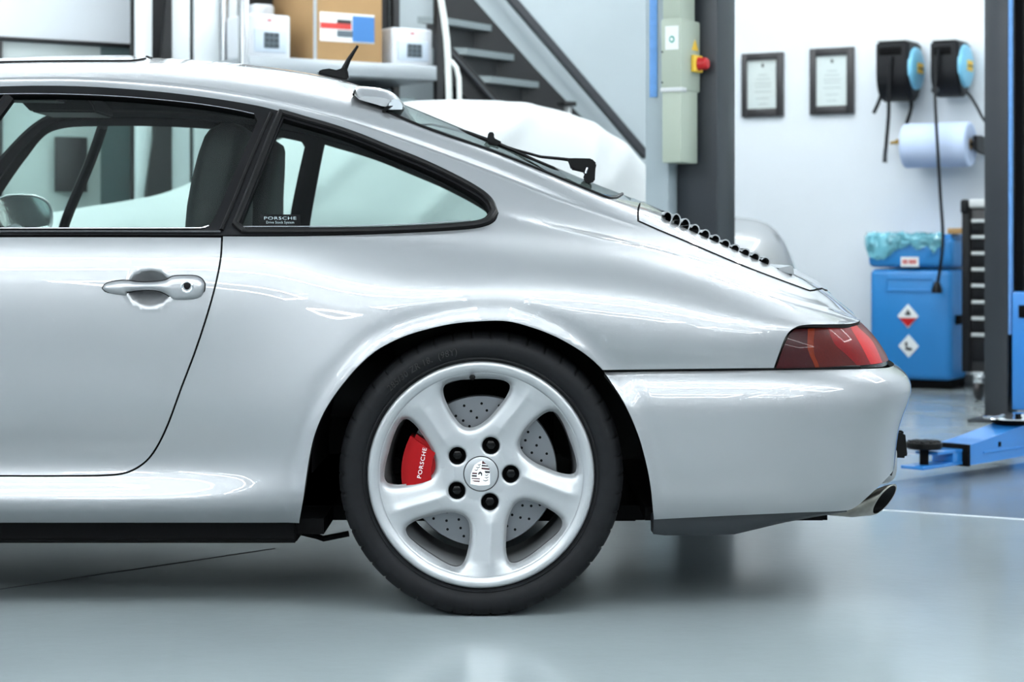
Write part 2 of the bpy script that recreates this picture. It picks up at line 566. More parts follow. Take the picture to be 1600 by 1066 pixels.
def inside(P, Q):
    """which of the points P lie in the closed outline Q"""
    P = np.asarray(P); Q = np.asarray(Q)
    r = np.zeros(len(P), bool)
    x, y = P[:, 0], P[:, 1]
    for a, b in zip(Q, np.roll(Q, -1, axis=0)):
        c = (a[1] > y) != (b[1] > y)
        if c.any():
            xx = a[0] + (y - a[1]) / (b[1] - a[1] + 1e-15) * (b[0] - a[0])
            r ^= c & (x < xx)
    return r

def dist_to(P, Q, closed=True):
    P = np.asarray(P, float); Q = np.asarray(Q, float)
    d = np.full(len(P), 1e9)
    B = np.roll(Q, -1, axis=0) if closed else Q[1:]
    A = Q if closed else Q[:-1]
    for a, b in zip(A, B):
        ab = b - a; L = (ab**2).sum() + 1e-15
        t = np.clip(((P - a) @ ab) / L, 0, 1)
        q = P - a - t[:, None] * ab
        d = np.minimum(d, np.sqrt((q**2).sum(1)))
    return d

def cdt(outer, holes, pts, min_d):
    """triangulate an outline with holes: 2d verts, triangles, and which verts are on an outline"""
    outs = [np.asarray(outer)] + [np.asarray(h) for h in holes]
    pts = np.asarray(pts)
    keep = inside(pts, outs[0])
    for h in outs[1:]: keep &= ~inside(pts, h)
    pts = pts[keep]
    for o in outs:
        pts = pts[dist_to(pts, o) > min_d]
    V, E = [], []
    for o in outs:
        k = len(V); n = len(o)
        V += [tuple(p) for p in o]
        E += [(k + i, k + (i + 1) % n) for i in range(n)]
    V += [tuple(p) for p in pts]
    r = delaunay_2d_cdt([Vector(v) for v in V], E, [], 0, 1e-6)
    v2 = np.array([p[:] for p in r[0]]); T = np.array([f for f in r[2] if len(f) == 3])
    c = v2[T].mean(axis=1)
    k = inside(c, outs[0])
    for h in outs[1:]: k &= ~inside(c, h)
    a = v2[T[:, 1]] - v2[T[:, 0]]; b = v2[T[:, 2]] - v2[T[:, 0]]
    ar = a[:, 0] * b[:, 1] - a[:, 1] * b[:, 0]
    T = np.where((ar < 0)[:, None], T[:, ::-1], T)
    return v2, T[k & (np.abs(ar) > 1e-10)]

def boundary_edges(T):
    e = {}
    for t in T:
        for i in range(3):
            a, b = int(t[i]), int(t[(i + 1) % 3])
            if (b, a) in e: del e[(b, a)]
            else: e[(a, b)] = 1
    return list(e.keys())

def panel(name, S, outer, holes=(), hu=0.03, hv=0.008, thick=0.012, off=0.0, mats=('paint', 'paint_inner'), both=False, far=False, sheet=False, parent=None, coarse=None, inner=True, rim_dir=None):
    """cut a panel out of surface S. outlines are (u, v). both: near half plus its mirror image; far: the mirror image only"""
    sc = np.array([S.us / hu, 1.0 / hv])
    O = resample(np.asarray(outer) * sc, 1.0)
    H = [resample(np.asarray(h) * sc, 1.0) for h in holes]
    lo, hi = O.min(0), O.max(0)
    gx = np.arange(lo[0], hi[0], 1.0); gy = np.arange(lo[1], hi[1], 1.0)
    X, Y = np.meshgrid(gx, gy)
    X = X + 0.5 * (np.arange(len(gy)) % 2)[:, None]
    pts = np.stack([X.ravel(), Y.ravel()], 1)
    if coarse is not None:
        ii = (np.arange(len(gx))[None, :] % 3 == 0) & (np.arange(len(gy))[:, None] % 3 == 0)
        pts = pts[(pts[:, 0] > coarse * sc[0]) | ii.ravel()]
    v2, T = cdt(O, H, pts, 0.45)
    uv = v2 / sc
    P = S.pos(uv[:, 0], uv[:, 1]); N = S.nor(uv[:, 0], uv[:, 1])
    mid = np.abs(uv[:, 1] - S.vtop) < 1e-4 if getattr(S, 'umid', None) is None else np.abs(uv[:, 0] - S.umid) < 1e-3
    P = P + N * off
    if both: P[mid, 1] = YC
    # winding follows the surface normal
    fn = np.cross(P[T[:, 1]] - P[T[:, 0]], P[T[:, 2]] - P[T[:, 0]])
    if (fn * N[T[:, 0]]).sum() < 0: T = T[:, ::-1]
    V, NN, F, MI = [P], [N], [T], [np.zeros(len(T), int)]
    if not sheet:
        n = len(P)
        I = P - N * thick
        V.append(I); NN.append(-N)
        F.append(T[:, ::-1] + n); MI.append(np.ones(len(T), int))
        be = [(a, b) for a, b in boundary_edges(T) if not (mid[a] and mid[b])]
        if be:
            be = np.array(be)
            k = 2 * n
            a, b = be[:, 0], be[:, 1]
            e = P[b] - P[a]
            rn = np.cross(e, N[a]); rn /= np.linalg.norm(rn, axis=1, keepdims=True) + 1e-12
            m = len(be)
            V += [P[a], P[b], I[a], I[b]]; NN += [rn] * 4
            idx = np.arange(m) + k
            F.append(np.stack([idx, idx + 2 * m, idx + 3 * m], 1)); F.append(np.stack([idx, idx + 3 * m, idx + m], 1))
            MI += [np.ones(m, int)] * 2
    V = np.vstack(V); NN = np.vstack(NN); F = np.vstack(F); MI = np.concatenate(MI)
    MV = V * np.array([1, -1, 1]) + np.array([0, 2 * YC, 0]); MN = NN * np.array([1, -1, 1]); MF = F[:, ::-1]
    if both:
        n = len(V)
        V = np.vstack([V, MV]); NN = np.vstack([NN, MN]); F = np.vstack([F, MF + n]); MI = np.concatenate([MI, MI])
    elif far:
        V, NN, F = MV, MN, MF
    return mesh_obj(name, V, F, list(mats), MI, normals=NN, parent=parent)
# ------------------------------------------------------------------ the car: body surface
YC = 0.90                                         # centre plane of the car
def row(front, knots, tail):
    """front: (X, Y, Z) stations ahead of the frame; knots: (px, py, Y); tail: (X, Y, Z) of the last station"""
    r = []
    for i, (x, y, z) in enumerate(front):
        r.append((FU[i], x, y, z))
    for (px, py, Y) in knots:
        p = W(px, py, Y)
        r.append((px, p[0], p[1], p[2]))
    r.append((1345.0, *tail))
    return r
FX = [-3.16, -2.95, -2.65, -2.34, -2.0, -1.72]    # stations ahead of the windscreen
FU = [800 + 720 * x for x in FX]
def T(px, py, Y):
    p = W(px, py, Y)
    return (p[0], p[1], p[2])
def front_row(ys, zs):
    return [(x, y, z) for x, y, z in zip(FX, ys, zs)]

rows = [
 # A sill lower edge
 row(front_row([.42, .22, .10, .085, .08, .078], [.20, .20, .20, .20, .205, .206]),
     [(-250, 817, .078), (0, 817, .078), (300, 817, .078), (400, 817, .075), (460, 817, .068), (520, 817, .06), (750, 817, .05), (1000, 817, .05), (1200, 817, .07)], T(1345, 817, .3)),
 # B sill bulge
 row(front_row([.36, .17, .06, .05, .04, .038], [.26, .26, .255, .25, .25, .25]),
     [(-250, 783, .036), (0, 783, .036), (250, 783, .035), (330, 783, .033), (400, 783, .026), (450, 783, .014), (500, 780, .004), (600, 780, .0), (1000, 780, .005), (1200, 780, .04)], T(1345, 780, .27)),
 # C foot of the door, above the sill ledge
 row(front_row([.34, .15, .05, .045, .06, .064], [.31, .31, .305, .30, .30, .302]),
     [(-250, 748, .064), (0, 748, .064), (200, 748, .063), (300, 748, .057), (370, 746, .045), (430, 745, .024), (480, 745, .006), (520, 745, .0), (1000, 745, .0), (1200, 745, .035)], T(1345, 745, .26)),
 # D
 row(front_row([.33, .13, .035, .03, .045, .052], [.42, .42, .42, .42, .42, .42]),
     [(-250, 662, .053), (0, 662, .053), (200, 662, .053), (270, 662, .052), (330, 662, .047), (380, 662, .037), (430, 662, .022), (475, 662, .008), (515, 662, .001), (1000, 662, .0), (1200, 662, .035)], T(1345, 662, .26)),
 # E
 row(front_row([.33, .13, .03, .02, .034, .042], [.50, .53, .54, .545, .545, .545]),
     [(-250, 572, .043), (0, 572, .043), (200, 572, .043), (300, 572, .0435), (350, 572, .0415), (400, 572, .036), (450, 572, .025), (500, 572, .012), (545, 572, .003), (600, 573, .0), (900, 576, .006), (950, 580, .024), (1100, 580, .034), (1200, 578, .055), (1270, 572, .10)], T(1338, 572, .22)),
 # F
 row(front_row([.35, .15, .045, .03, .037, .042], [.55, .60, .625, .64, .645, .647]),
     [(-250, 505, .043), (0, 505, .043), (200, 505, .043), (300, 505, .0445), (370, 504, .0445), (430, 503, .041), (480, 502, .033), (530, 502, .022), (580, 500, .012), (630, 499, .005), (700, 497, .0), (800, 498, .0), (880, 510, .002), (950, 530, .007), (1000, 538, .011), (1100, 543, .022), (1200, 545, .048), (1270, 536, .095)], T(1335, 530, .20)),
 # G
 row(front_row([.38, .19, .08, .055, .05, .05], [.57, .64, .685, .71, .725, .735]),
     [(-250, 442, .052), (0, 442, .052), (200, 442, .052), (300, 442, .0535), (400, 441, .057), (470, 441, .054), (530, 443, .045), (590, 446, .033), (650, 449, .023), (720, 451, .016), (800, 454, .014), (900, 464, .015), (1000, 478, .020), (1100, 492, .032), (1200, 503, .058), (1270, 508, .098)], T(1318, 508, .165)),
 # H
 row(front_row([.42, .24, .13, .09, .075, .07], [.585, .665, .725, .765, .78, .79]),
     [(-250, 402, .072), (0, 402, .072), (200, 402, .072), (300, 402, .0735), (400, 402, .079), (500, 404, .081), (580, 408, .075), (660, 413, .066), (740, 417, .058), (820, 422, .053), (900, 430, .050), (1000, 445, .052), (1100, 464, .064), (1200, 484, .092), (1270, 497, .132)], T(1333, 506, .225)),
 # I belt, under the window trim
 row(front_row([.47, .31, .20, .15, .115, .10], [.595, .68, .75, .80, .82, .825]),
     [(-250, 372, .105), (0, 371, .105), (200, 371, .106), (340, 371, .109), (450, 372, .118), (550, 374, .126), (650, 378, .130), (750, 384, .128), (850, 394, .120), (950, 407, .114), (1050, 425, .116), (1150, 449, .132), (1220, 470, .155), (1270, 485, .185)], T(1341, 503, .268)),
 # J foot of the glass
 row(front_row([.51, .37, .27, .23, .19, .16], [.60, .69, .765, .83, .845, .84]),
     [(-250, 358, .140), (0, 358, .138), (200, 358, .140), (340, 358, .146), (450, 358, .160), (550, 359, .174), (650, 360, .186), (730, 362, .192), (800, 367, .190), (870, 376, .183), (950, 389, .176), (1050, 410, .176), (1150, 440, .190), (1220, 463, .210), (1270, 478, .235)], T(1345, 500.5, .31)),
 # K middle of the glass
 row(front_row([.55, .43, .36, .32, .29, .25], [.60, .69, .765, .84, .86, .86]),
     [(-250, 322, .20), (-150, 285, .232), (-50, 255, .252), (0, 247, .258), (200, 249, .268), (400, 262, .285), (500, 276, .294), (600, 294, .296), (700, 317, .283), (760, 333, .264), (830, 348, .246), (900, 363, .234), (950, 374, .228), (1050, 398, .222), (1150, 431, .232), (1220, 456, .250), (1270, 472, .272)], (.816, .36, .634)),
 # L outer edge of the window rubber, top
 row(front_row([.60, .50, .45, .41, .39, .35], [.60, .685, .755, .83, .86, .875]),
     [(-300, 322, .275), (-226, 268, .322), (-150, 196, .36), (-87, 148, .38), (-40, 137.5, .385), (0, 135, .387), (100, 134, .389), (200, 139, .391), (300, 149, .394), (400, 164.5, .397), (450, 177, .398), (500, 191, .397), (550, 208, .394), (600, 227, .388), (650, 248, .378), (700, 270.5, .363), (745, 293, .345), (790, 314, .326), (850, 335, .306), (900, 351, .295), (950, 364, .288), (1050, 390, .278), (1150, 424, .28), (1220, 449, .292), (1270, 466, .31)], (.821, .41, .638)),
 # M groove along the roof rail, then the engine lid gap
 row(front_row([.65, .57, .54, .50, .48, .44], [.60, .68, .745, .815, .85, .88]),
     [(-300, 308, .35), (-226, 254, .375), (-150, 184, .405), (-87, 138, .418), (-40, 126, .422), (0, 124, .424), (100, 123, .426), (200, 127.5, .428), (300, 137, .43), (400, 152, .432), (500, 175.5, .434), (540, 186, .434), (600, 206, .432), (684, 236, .425), (770, 268, .407), (830, 292, .39), (900, 319, .374), (1000, 356, .355), (1060, 376, .345), (1160, 415, .35), (1220, 439, .36), (1265, 455, .37)], (.826, .46, .641)),
 # N
 row(front_row([.70, .64, .62, .58, .56, .53], [.60, .675, .74, .81, .845, .885]),
     [(-300, 300, .43), (-226, 246, .44), (-150, 176, .455), (-87, 129, .462), (-40, 115.5, .466), (0, 113, .468), (100, 112, .47), (200, 114.5, .472), (300, 123, .474), (400, 136.5, .476), (500, 157, .477), (560, 172, .474), (602, 185, .470), (684, 214, .457), (756, 240, .445), (827, 267, .43), (885, 291, .42), (942, 314, .412), (1000, 337, .405), (1060, 361, .405), (1160, 404, .41), (1220, 430, .415), (1265, 447.5, .425)], (.831, .51, .644)),
 # O
 row(front_row([.76, .73, .71, .68, .67, .65], [.60, .67, .735, .805, .84, .89]),
     [(-300, 291, .56), (-226, 237, .565), (-150, 168, .57), (-87, 117, .572), (-40, 103.5, .575), (0, 101, .576), (100, 98.5, .578), (200, 99, .58), (300, 106, .58), (400, 117, .58), (500, 136, .58), (560, 148.5, .58), (610, 167, .578), (684, 196, .572), (756, 224, .565), (827, 252, .558), (885, 277, .553), (942, 300, .55), (1000, 321.5, .545), (1060, 347, .545), (1160, 391, .55), (1220, 418.5, .555), (1265, 438.5, .56)], (.839, .59, .648)),
 # P skyline
 row(front_row([.82, .81, .80, .79, .78, .78], [.60, .668, .73, .80, .835, .895]),
     [(-300, 286, .73), (-226, 231, .73), (-150, 162, .73), (-87, 110, .73), (-40, 97.5, .73), (0, 95, .73), (100, 91, .73), (200, 90, .73), (250, 91.5, .73), (300, 95, .73), (350, 98.5, .73), (400, 103.5, .73), (450, 110.5, .73), (500, 119, .73), (545, 129, .73), (600, 150, .73), (635, 165, .73), (684, 185, .73), (756, 215, .73), (827, 244, .73), (885, 269, .73), (928, 287, .73), (971, 303, .73), (1000, 315, .73), (1035, 331, .73), (1060, 343, .73), (1110, 366, .73), (1160, 388, .73), (1220, 415.5, .73), (1265, 437, .73), (1290, 452, .73)], (.849, .73, .652)),
 # Q centre line
 row(front_row([.90] * 6, [.60, .667, .728, .798, .833, .898]),
     [(-300, 285, .90), (-226, 231, .90), (-150, 162, .90), (-87, 110, .90), (-40, 98, .90), (0, 95.5, .90), (100, 91.5, .90), (200, 90.5, .90), (250, 92, .90), (300, 95.5, .90), (350, 99, .90), (400, 104, .90), (450, 111, .90), (500, 119.5, .90), (545, 129.5, .90), (600, 150.5, .90), (635, 165, .90), (684, 185, .90), (756, 215, .90), (827, 243, .90), (885, 268, .90), (928, 286, .90), (971, 302, .90), (1000, 314, .90), (1035, 330, .90), (1060, 342, .90), (1110, 364, .90), (1160, 385, .90), (1220, 412, .90), (1265, 433, .90), (1290, 447, .90)], (.853, .90, .654)),
]
def mirror_row(r): return [(k[0], k[1], 2 * YC - k[2], k[3]) for k in r]
rows += [mirror_row(rows[-2]), mirror_row(rows[-3])]
BODY = Surf(rows, FU[0], 1345.0, 3.0, 0.005, 24.0, 0.012, extra_rows=2)
# fair the tail, where the stations crowd together
wt = np.clip((BODY.u - 800) / 160, 0, 1); wt = (wt * wt * (3 - 2 * wt))[None, :, None]
wv = np.clip((BODY.v - BODY.tk[5]) / .12, 0, 1)[:, None, None]
BODY.G = BODY.G * (1 - wt * wv) + gsmooth(BODY.G, .028 / BODY.dv, 0) * (wt * wv)
BODY.finish()
# rain groove pressed along the roof rail
gv = np.exp(-((BODY.v - BODY.tk[12] - .004) / .0075)**2)[:, None]
gu = np.clip((BODY.u + 140) / 60, 0, 1) * np.clip((1010 - BODY.u) / 160, 0, 1)
BODY.G = BODY.G - BODY.N * (.0065 * gv * gu[None, :])[..., None]
BODY.finish()

ARCH = [(466, 830), (467.6, 815), (473.8, 779), (479.4, 740), (485, 706), (492, 678), (504.7, 647), (521.6, 619), (538.5, 596.6), (558, 574), (586, 549), (620, 530.5), (651, 519), (704, 506.5), (750, 502), (792, 502), (832, 512), (871, 527.5), (911, 551), (938, 574), (952, 593), (976, 631), (997, 679), (1010, 725), (1017, 763), (1020, 799), (1021, 830)]
ARCH_S = smooth_poly(ARCH, 6, closed=False)
SEAM = [(935, 578.3), (1000, 577.4), (1100, 576.2), (1209, 575)]
LAMP_FRONT = [(1209, 575), (1217, 552.5), (1225, 531.5), (1233, 518.5), (1245, 510.5), (1260, 507.5), (1296, 506.8), (1325, 506.2), (1340, 504)]
DOOR = [(-430, 744), (-300, 744), (-100, 744), (0, 744), (100, 744), (180, 742), (205, 736), (228, 721), (245, 699), (262, 664), (283, 607), (305, 549), (325, 488), (338, 440), (345, 402), (347, 370), (200, 369.5), (0, 369.5), (-300, 371), (-430, 372), (-440, 560)]
WINDOW = [(-345, 362), (-226, 268), (-150, 196), (-95, 152), (-60, 139.5), (0, 135.5), (100, 134.5), (200, 139.5), (300, 149.5), (400, 165), (450, 177.5), (500, 191.5), (550, 208.5), (600, 227.5), (650, 248.5), (700, 271), (735, 289), (760, 306), (774, 321), (779, 333), (774, 345), (760, 353), (735, 358), (650, 363.5), (550, 367.5), (450, 369.5), (347, 369.5), (200, 369), (0, 369), (-300, 370.5)]
DOOR_GLASS = [(-310, 352), (-226, 282), (-150, 210), (-100, 166), (-60, 153), (0, 149.5), (100, 149.5), (200, 154), (300, 163.5), (360, 172.5), (398, 180.5), (402, 190), (385, 228), (360, 285), (338, 335), (327, 354), (316, 357.5), (200, 358), (0, 358), (-280, 358)]
QUARTER_GLASS = [(443, 186), (470, 194), (520, 208.5), (560, 222.5), (600, 239), (660, 263.5), (710, 287.5), (745, 307.5), (759, 320), (764, 331.5), (757, 341), (735, 346.5), (650, 352.5), (560, 355.5), (470, 356.5), (384, 356.5), (377, 350), (405, 281), (432, 212)]

# rolled wheel-arch lip and the scoop behind the door handle, pressed into the sheet
def press(S, arch, k_lip=0.006):
    sel = (S.px > 380) & (S.px < 1120) & (S.py > 440) & (S.py < 860) & (S.G[..., 1] < 0.3)
    P = np.stack([S.px[sel], S.py[sel]], 1)
    d = dist_to(P, np.array(arch), closed=False)
    S.G[..., 1][sel] -= k_lip * np.exp(-(d / 10.0)**2) - 0.002 * np.exp(-((d - 24.0) / 12.0)**2)
press(BODY, ARCH)
rho = np.sqrt(((BODY.px - 234) / 36.0)**2 + ((BODY.py - 450.5) / 29.0)**2)
sel = (rho < 1) & (BODY.G[..., 1] < 0.3)
BODY.G[..., 1][sel] += 0.030 * (1 - rho[sel]**2)
BODY.G[..., 1] -= 0.0025 * np.exp(-((rho - 1.04) / 0.06)**2) * (BODY.G[..., 1] < 0.3)
BODY.finish()

car = empty('sports_car', (-0.067, YC, 0), 0, 'silver coupe with five twisted-spoke wheels and red tail lights on the workshop floor', 'car')

inv = BODY.inv
def uv_off(px_poly, d, step=5): return inv(offset_poly(smooth_poly(px_poly, step), d))
VT = BODY.vtop
U0, U1 = BODY.u[0], 1345.0
uv_arch = inv(smooth_poly(ARCH[1:-1], 5, closed=False))
uv_arch = [(uv_arch[0][0] - 1, -0.05)] + uv_arch + [(uv_arch[-1][0], -0.05)]
uv_seam = inv(resample(SEAM, 6, closed=False)) + inv(smooth_poly(LAMP_FRONT, 4, closed=False)[1:])
uv_rearcut = [(inv([(925, 578.4)])[0])] + uv_seam + [(1360.0, uv_seam[-1][1]), (1360.0, -0.05), (uv_arch[-1][0] - 60, -0.05)]
door_px = smooth_poly(DOOR, 5)
uv_door_hole = inv(offset_poly(door_px, 1.5)); uv_door = inv(offset_poly(door_px, -1.5))
win_px = smooth_poly(WINDOW, 5)
uv_win_hole = inv(win_px)
uv_front_arch = []
for k in range(0, 41):
    a = math.pi * k / 40
    x, z = -2.34 - 0.345 * math.cos(a), 0.30 + 0.345 * math.sin(a)
    u = 800 + 720 * x
    col = int(np.clip((u - BODY.u[0]) / BODY.du, 0, len(BODY.u) - 1))
    zz = BODY.G[:200, col, 2]
    uv_front_arch.append((u, float(BODY.v[np.argmin(np.abs(zz - z))])))
uv_front_arch = [(uv_front_arch[0][0], -0.05)] + uv_front_arch + [(uv_front_arch[-1][0], -0.05)]

# rear window, engine lid, sunroof and windscreen reach the centre line
REARWIN = [(604, 175), (640, 190.5), (684, 207.5), (756, 232), (827, 259.5), (885, 283.5), (930, 302), (948, 309), (960, 309.5), (972, 303.5)]
e = inv(smooth_poly(REARWIN, 5, closed=False))
uv_rwin = e + [(985.0, VT - .25), (990.0, VT), (632.0, VT), (622.0, VT - .22)]
LIDEDGE = [(1000, 317), (997, 330), (997, 346), (1030, 360.5), (1060, 373), (1110, 394.5), (1160, 415.5), (1220, 438.5), (1265, 455)]
e = inv(smooth_poly(LIDEDGE, 5, closed=False))
uv_lid = e + [(1272.0, e[-1][1] + .03), (1284.0, e[-1][1] + .12), (1297.0, VT - .12), (1300.0, VT), (1004.0, VT), (1002.0, VT - .2)]
GRILLE = [(1039, 345), (1065, 356), (1110, 376), (1160, 398), (1217, 423)]
e = inv(smooth_poly(GRILLE, 5, closed=False))
uv_grille = e + [(1226.0, e[-1][1] + .05), (1228.0, VT), (1042.0, VT), (1040.0, e[0][1] + .05)]
SUN = [(238, 91.5), (228, 92.5), (215, 95), (200, 96), (150, 96.2), (100, 96.4), (0, 98), (-60, 100.5)]
e = inv(smooth_poly(SUN, 5, closed=False))
uv_sun = e + [(-75.0, e[-1][1] + .1), (-75.0, VT), (238.0, VT)]
vN = BODY.tk[12] - .006
uv_wind = [(-48.0, vN + .03), (-62.0, vN + .004), (-100.0, vN - 0.008), (-150.0, vN - .012), (-226.0, vN - .012), (-330.0, vN - .005), (-420.0, vN), (-500.0, vN + .06), (-540.0, VT - .2), (-560.0, VT), (-116.0, VT), (-106.0, VT - .2), (-80.0, VT - .36)]
def grow(uv, d):
    """open an outline that ends on the centre line by d metres"""
    s = np.array([BODY.us, 1.0])
    P = offset_poly(np.asarray(uv) * s, d) / s
    P[:, 1] = np.where(np.asarray(uv)[:, 1] > VT - 1e-6, VT, P[:, 1])
    return P
frame = [(U0, 0.0), (U1, 0.0), (U1, VT), (U0, VT)]
holes = [uv_arch, uv_rearcut, uv_door_hole, uv_win_hole, uv_front_arch, grow(uv_rwin, 0), grow(uv_lid, .002), grow(uv_sun, .0015), uv_wind]

def clip_union(outer, holes_, hu, hv, **kw): pass

# holes overlap each other and the frame, so the shell is triangulated with every outline as a constraint
def shell(name, S, holes, hu, hv, coarse, parent):
    sc = np.array([S.us / hu, 1.0 / hv])
    H = [resample(np.asarray(h) * sc, 1.0) for h in holes]
    F0 = resample(np.asarray(frame) * sc, 1.0)
    lo, hi = F0.min(0), F0.max(0)
    gx = np.arange(lo[0] + .5, hi[0], 1.0); gy = np.arange(lo[1] + .5, hi[1], 1.0)
    X, Y = np.meshgrid(gx, gy); X = X + 0.5 * (np.arange(len(gy)) % 2)[:, None]
    pts = np.stack([X.ravel(), Y.ravel()], 1)
    ii = ((np.arange(len(gx))[None, :] % 3 == 0) & (np.arange(len(gy))[:, None] % 3 == 0)).ravel()
    pts = pts[(pts[:, 0] > coarse * sc[0]) | ii]
    pts = pts[pts[:, 0] < hi[0] - .3]
    for h in H:
        pts = pts[~inside(pts, h)]
        pts = pts[dist_to(pts, h) > .45]
    V, E = [], []
    for o in [F0] + H:
        k = len(V); n = len(o)
        V += [tuple(p) for p in o]; E += [(k + i, k + (i + 1) % n) for i in range(n)]
    V += [tuple(p) for p in pts]
    r = delaunay_2d_cdt([Vector(v) for v in V], E, [], 0, 1e-5)
    v2 = np.array([p[:] for p in r[0]]); T_ = np.array([f for f in r[2] if len(f) == 3])
    c = v2[T_].mean(axis=1)
    k = inside(c, F0)
    for h in H: k &= ~inside(c, h)
    a = v2[T_[:, 1]] - v2[T_[:, 0]]; b = v2[T_[:, 2]] - v2[T_[:, 0]]
    ar = a[:, 0] * b[:, 1] - a[:, 1] * b[:, 0]
    T_ = np.where((ar < 0)[:, None], T_[:, ::-1], T_)[k & (np.abs(ar) > 1e-9)]
    return v2 / sc, T_

def build_from(name, S, uv, T_, thick, mats, parent, both=True):
    P = S.pos(uv[:, 0], uv[:, 1]); N = S.nor(uv[:, 0], uv[:, 1])
    mid = np.abs(uv[:, 1] - S.vtop) < 1e-4
    P[mid, 1] = YC; N[mid, 1] = 0
    fn = np.cross(P[T_[:, 1]] - P[T_[:, 0]], P[T_[:, 2]] - P[T_[:, 0]])
    if (fn * N[T_[:, 0]]).sum() < 0: T_ = T_[:, ::-1]
    n = len(P); I = P - N * thick
    be = np.array([(a, b) for a, b in boundary_edges(T_) if not (mid[a] and mid[b])])
    a, b = be[:, 0], be[:, 1]
    e = P[b] - P[a]; rn = np.cross(e, N[a]); rn /= np.linalg.norm(rn, axis=1, keepdims=True) + 1e-12
    m = len(be); idx = np.arange(m) + 2 * n
    V = np.vstack([P, I, P[a], P[b], I[a], I[b]]); NN = np.vstack([N, -N, rn, rn, rn, rn])
    F = np.vstack([T_, T_[:, ::-1] + n, np.stack([idx, idx + 2 * m, idx + 3 * m], 1), np.stack([idx, idx + 3 * m, idx + m], 1)])
    MI = np.concatenate([np.zeros(len(T_), int), np.ones(len(T_) + 2 * m, int)])
    if both:
        k = len(V)
        V = np.vstack([V, V * [1, -1, 1] + [0, 2 * YC, 0]]); NN = np.vstack([NN, NN * [1, -1, 1]]); F = np.vstack([F, F[:, ::-1] + k]); MI = np.concatenate([MI, MI])
    return mesh_obj(name, V, F, list(mats), MI, normals=NN, parent=parent)

uvb, Tb = shell('body_shell', BODY, holes, 0.013, 0.008, -160.0, car)
build_from('body_shell', BODY, uvb, Tb, 0.010, ('paint', 'paint_inner'), car)

for far in (False, True):
    panel('door', BODY, uv_door, hu=.010, hv=.007, thick=.010, parent=car, far=far, coarse=-120.0)
    hole1 = uv_off(DOOR_GLASS, 0); hole2 = uv_off(QUARTER_GLASS, 0)
    panel('window_frame', BODY, inv(offset_poly(win_px, -.6)), [hole1, hole2], hu=.02, hv=.01, thick=.016, off=.002, mats=('trim', 'black'), parent=car, far=far)
    panel('side_window', BODY, uv_off(DOOR_GLASS, 3), hu=.03, hv=.03, off=-.006, sheet=True, mats=('car_glass',), parent=car, far=far)
    panel('quarter_window', BODY, uv_off(QUARTER_GLASS, 3), hu=.03, hv=.02, off=-.006, sheet=True, mats=('car_glass',), parent=car, far=far)
panel('rear_window', BODY, grow(uv_rwin, .0), hu=.02, hv=.012, off=-.002, sheet=True, mats=('car_glass',), both=True, parent=car)
panel('windscreen', BODY, grow(uv_wind, .004), hu=.04, hv=.04, off=-.004, sheet=True, mats=('car_glass',), both=True, parent=car)
lid = panel('engine_lid', BODY, grow(uv_lid, -.0015), [grow(uv_grille, 0)], hu=.012, hv=.008, thick=.014, off=.0025, both=True, parent=car)
panel('sunroof', BODY, grow(uv_sun, -.0015), hu=.02, hv=.012, thick=.010, off=.004, both=True, parent=car)
# ------------------------------------------------------------------ bumper, tail lamp, exhaust
PLAN = [(.10, .0), (.30, .0), (.50, .010), (.64, .034), (.75, .078), (.83, .138), (.888, .218), (.926, .32), (.948, .47), (.962, .66), (.968, .90)]
def wrap_surf(rws, sig_v):
    """rows (Z, photo column of the skyline, inset at the flank) turned round the tail"""
    P = np.array(PLAN)
    arc = np.concatenate([[0], np.cumsum(np.linalg.norm(np.diff(P, axis=0), axis=1))]) * 720
    R = []
    for (z, sil, dy) in rws:
        k = ((sil - 800) / FPX * 4.53 - .1) / (.932 - .1)
        r = [(a, .1 + (x - .1) * k, y + dy * (1 - y / YC), z) for a, (x, y) in zip(arc, P)]
        e = arc[-1]
        r += [(2 * e - q[0], q[1], 2 * YC - q[2], q[3]) for q in r[-3:-1][::-1]]
        R.append(r)
    S = Surf(R, 0.0, R[0][-1][0], 3.0, 0.003, 26.0, sig_v)
    S.umid = float(S.u[np.argmin(np.abs(S.u - arc[-1]))])
    return S
BUMP = wrap_surf([(.150, 1365, .10), (.185, 1383, .058), (.22, 1394, .030), (.255, 1399, .014), (.30, 1402, .006), (.35, 1405, .001), (.395, 1411, -.001), (.435, 1421, -.003), (.465, 1427, -.002), (.485, 1427, .002), (.505, 1421, .009), (.521, 1410, .019), (.533, 1398, .031), (.545, 1382, .055)], .006)
press(BUMP, ARCH, .005)
BUMP.finish()
top = smooth_poly([(944, 581.8), (1000, 581), (1100, 580), (1209, 578.8), (1300, 577.6), (1360, 576.5), (1385, 575)], 6, closed=False)
uv_top = BUMP.inv(top)
notch = smooth_poly([(1394, 738), (1385, 748), (1373, 760), (1356, 776), (1340, 790), (1325, 797.5), (1250, 801), (1150, 805.5), (1040, 811), (1022, 812)], 6, closed=False)
uv_notch = BUMP.inv(notch)
archr = smooth_poly([(1022, 812), (1020.5, 799), (1017, 763), (1010, 725), (997, 679), (976, 631), (952, 593), (944, 581.8)], 5, closed=False)
uv_archr = BUMP.inv(archr)
uv_bump = uv_top + [(BUMP.umid, uv_top[-1][1]), (BUMP.umid, uv_notch[0][1] - .05), (uv_notch[0][0] + 140, uv_notch[0][1] - .05), (uv_notch[0][0] + 60, uv_notch[0][1] + .01)] + uv_notch + uv_archr[1:-1]
panel('rear_bumper', BUMP, uv_bump, hu=.014, hv=.008, thick=.012, both=True, parent=car)
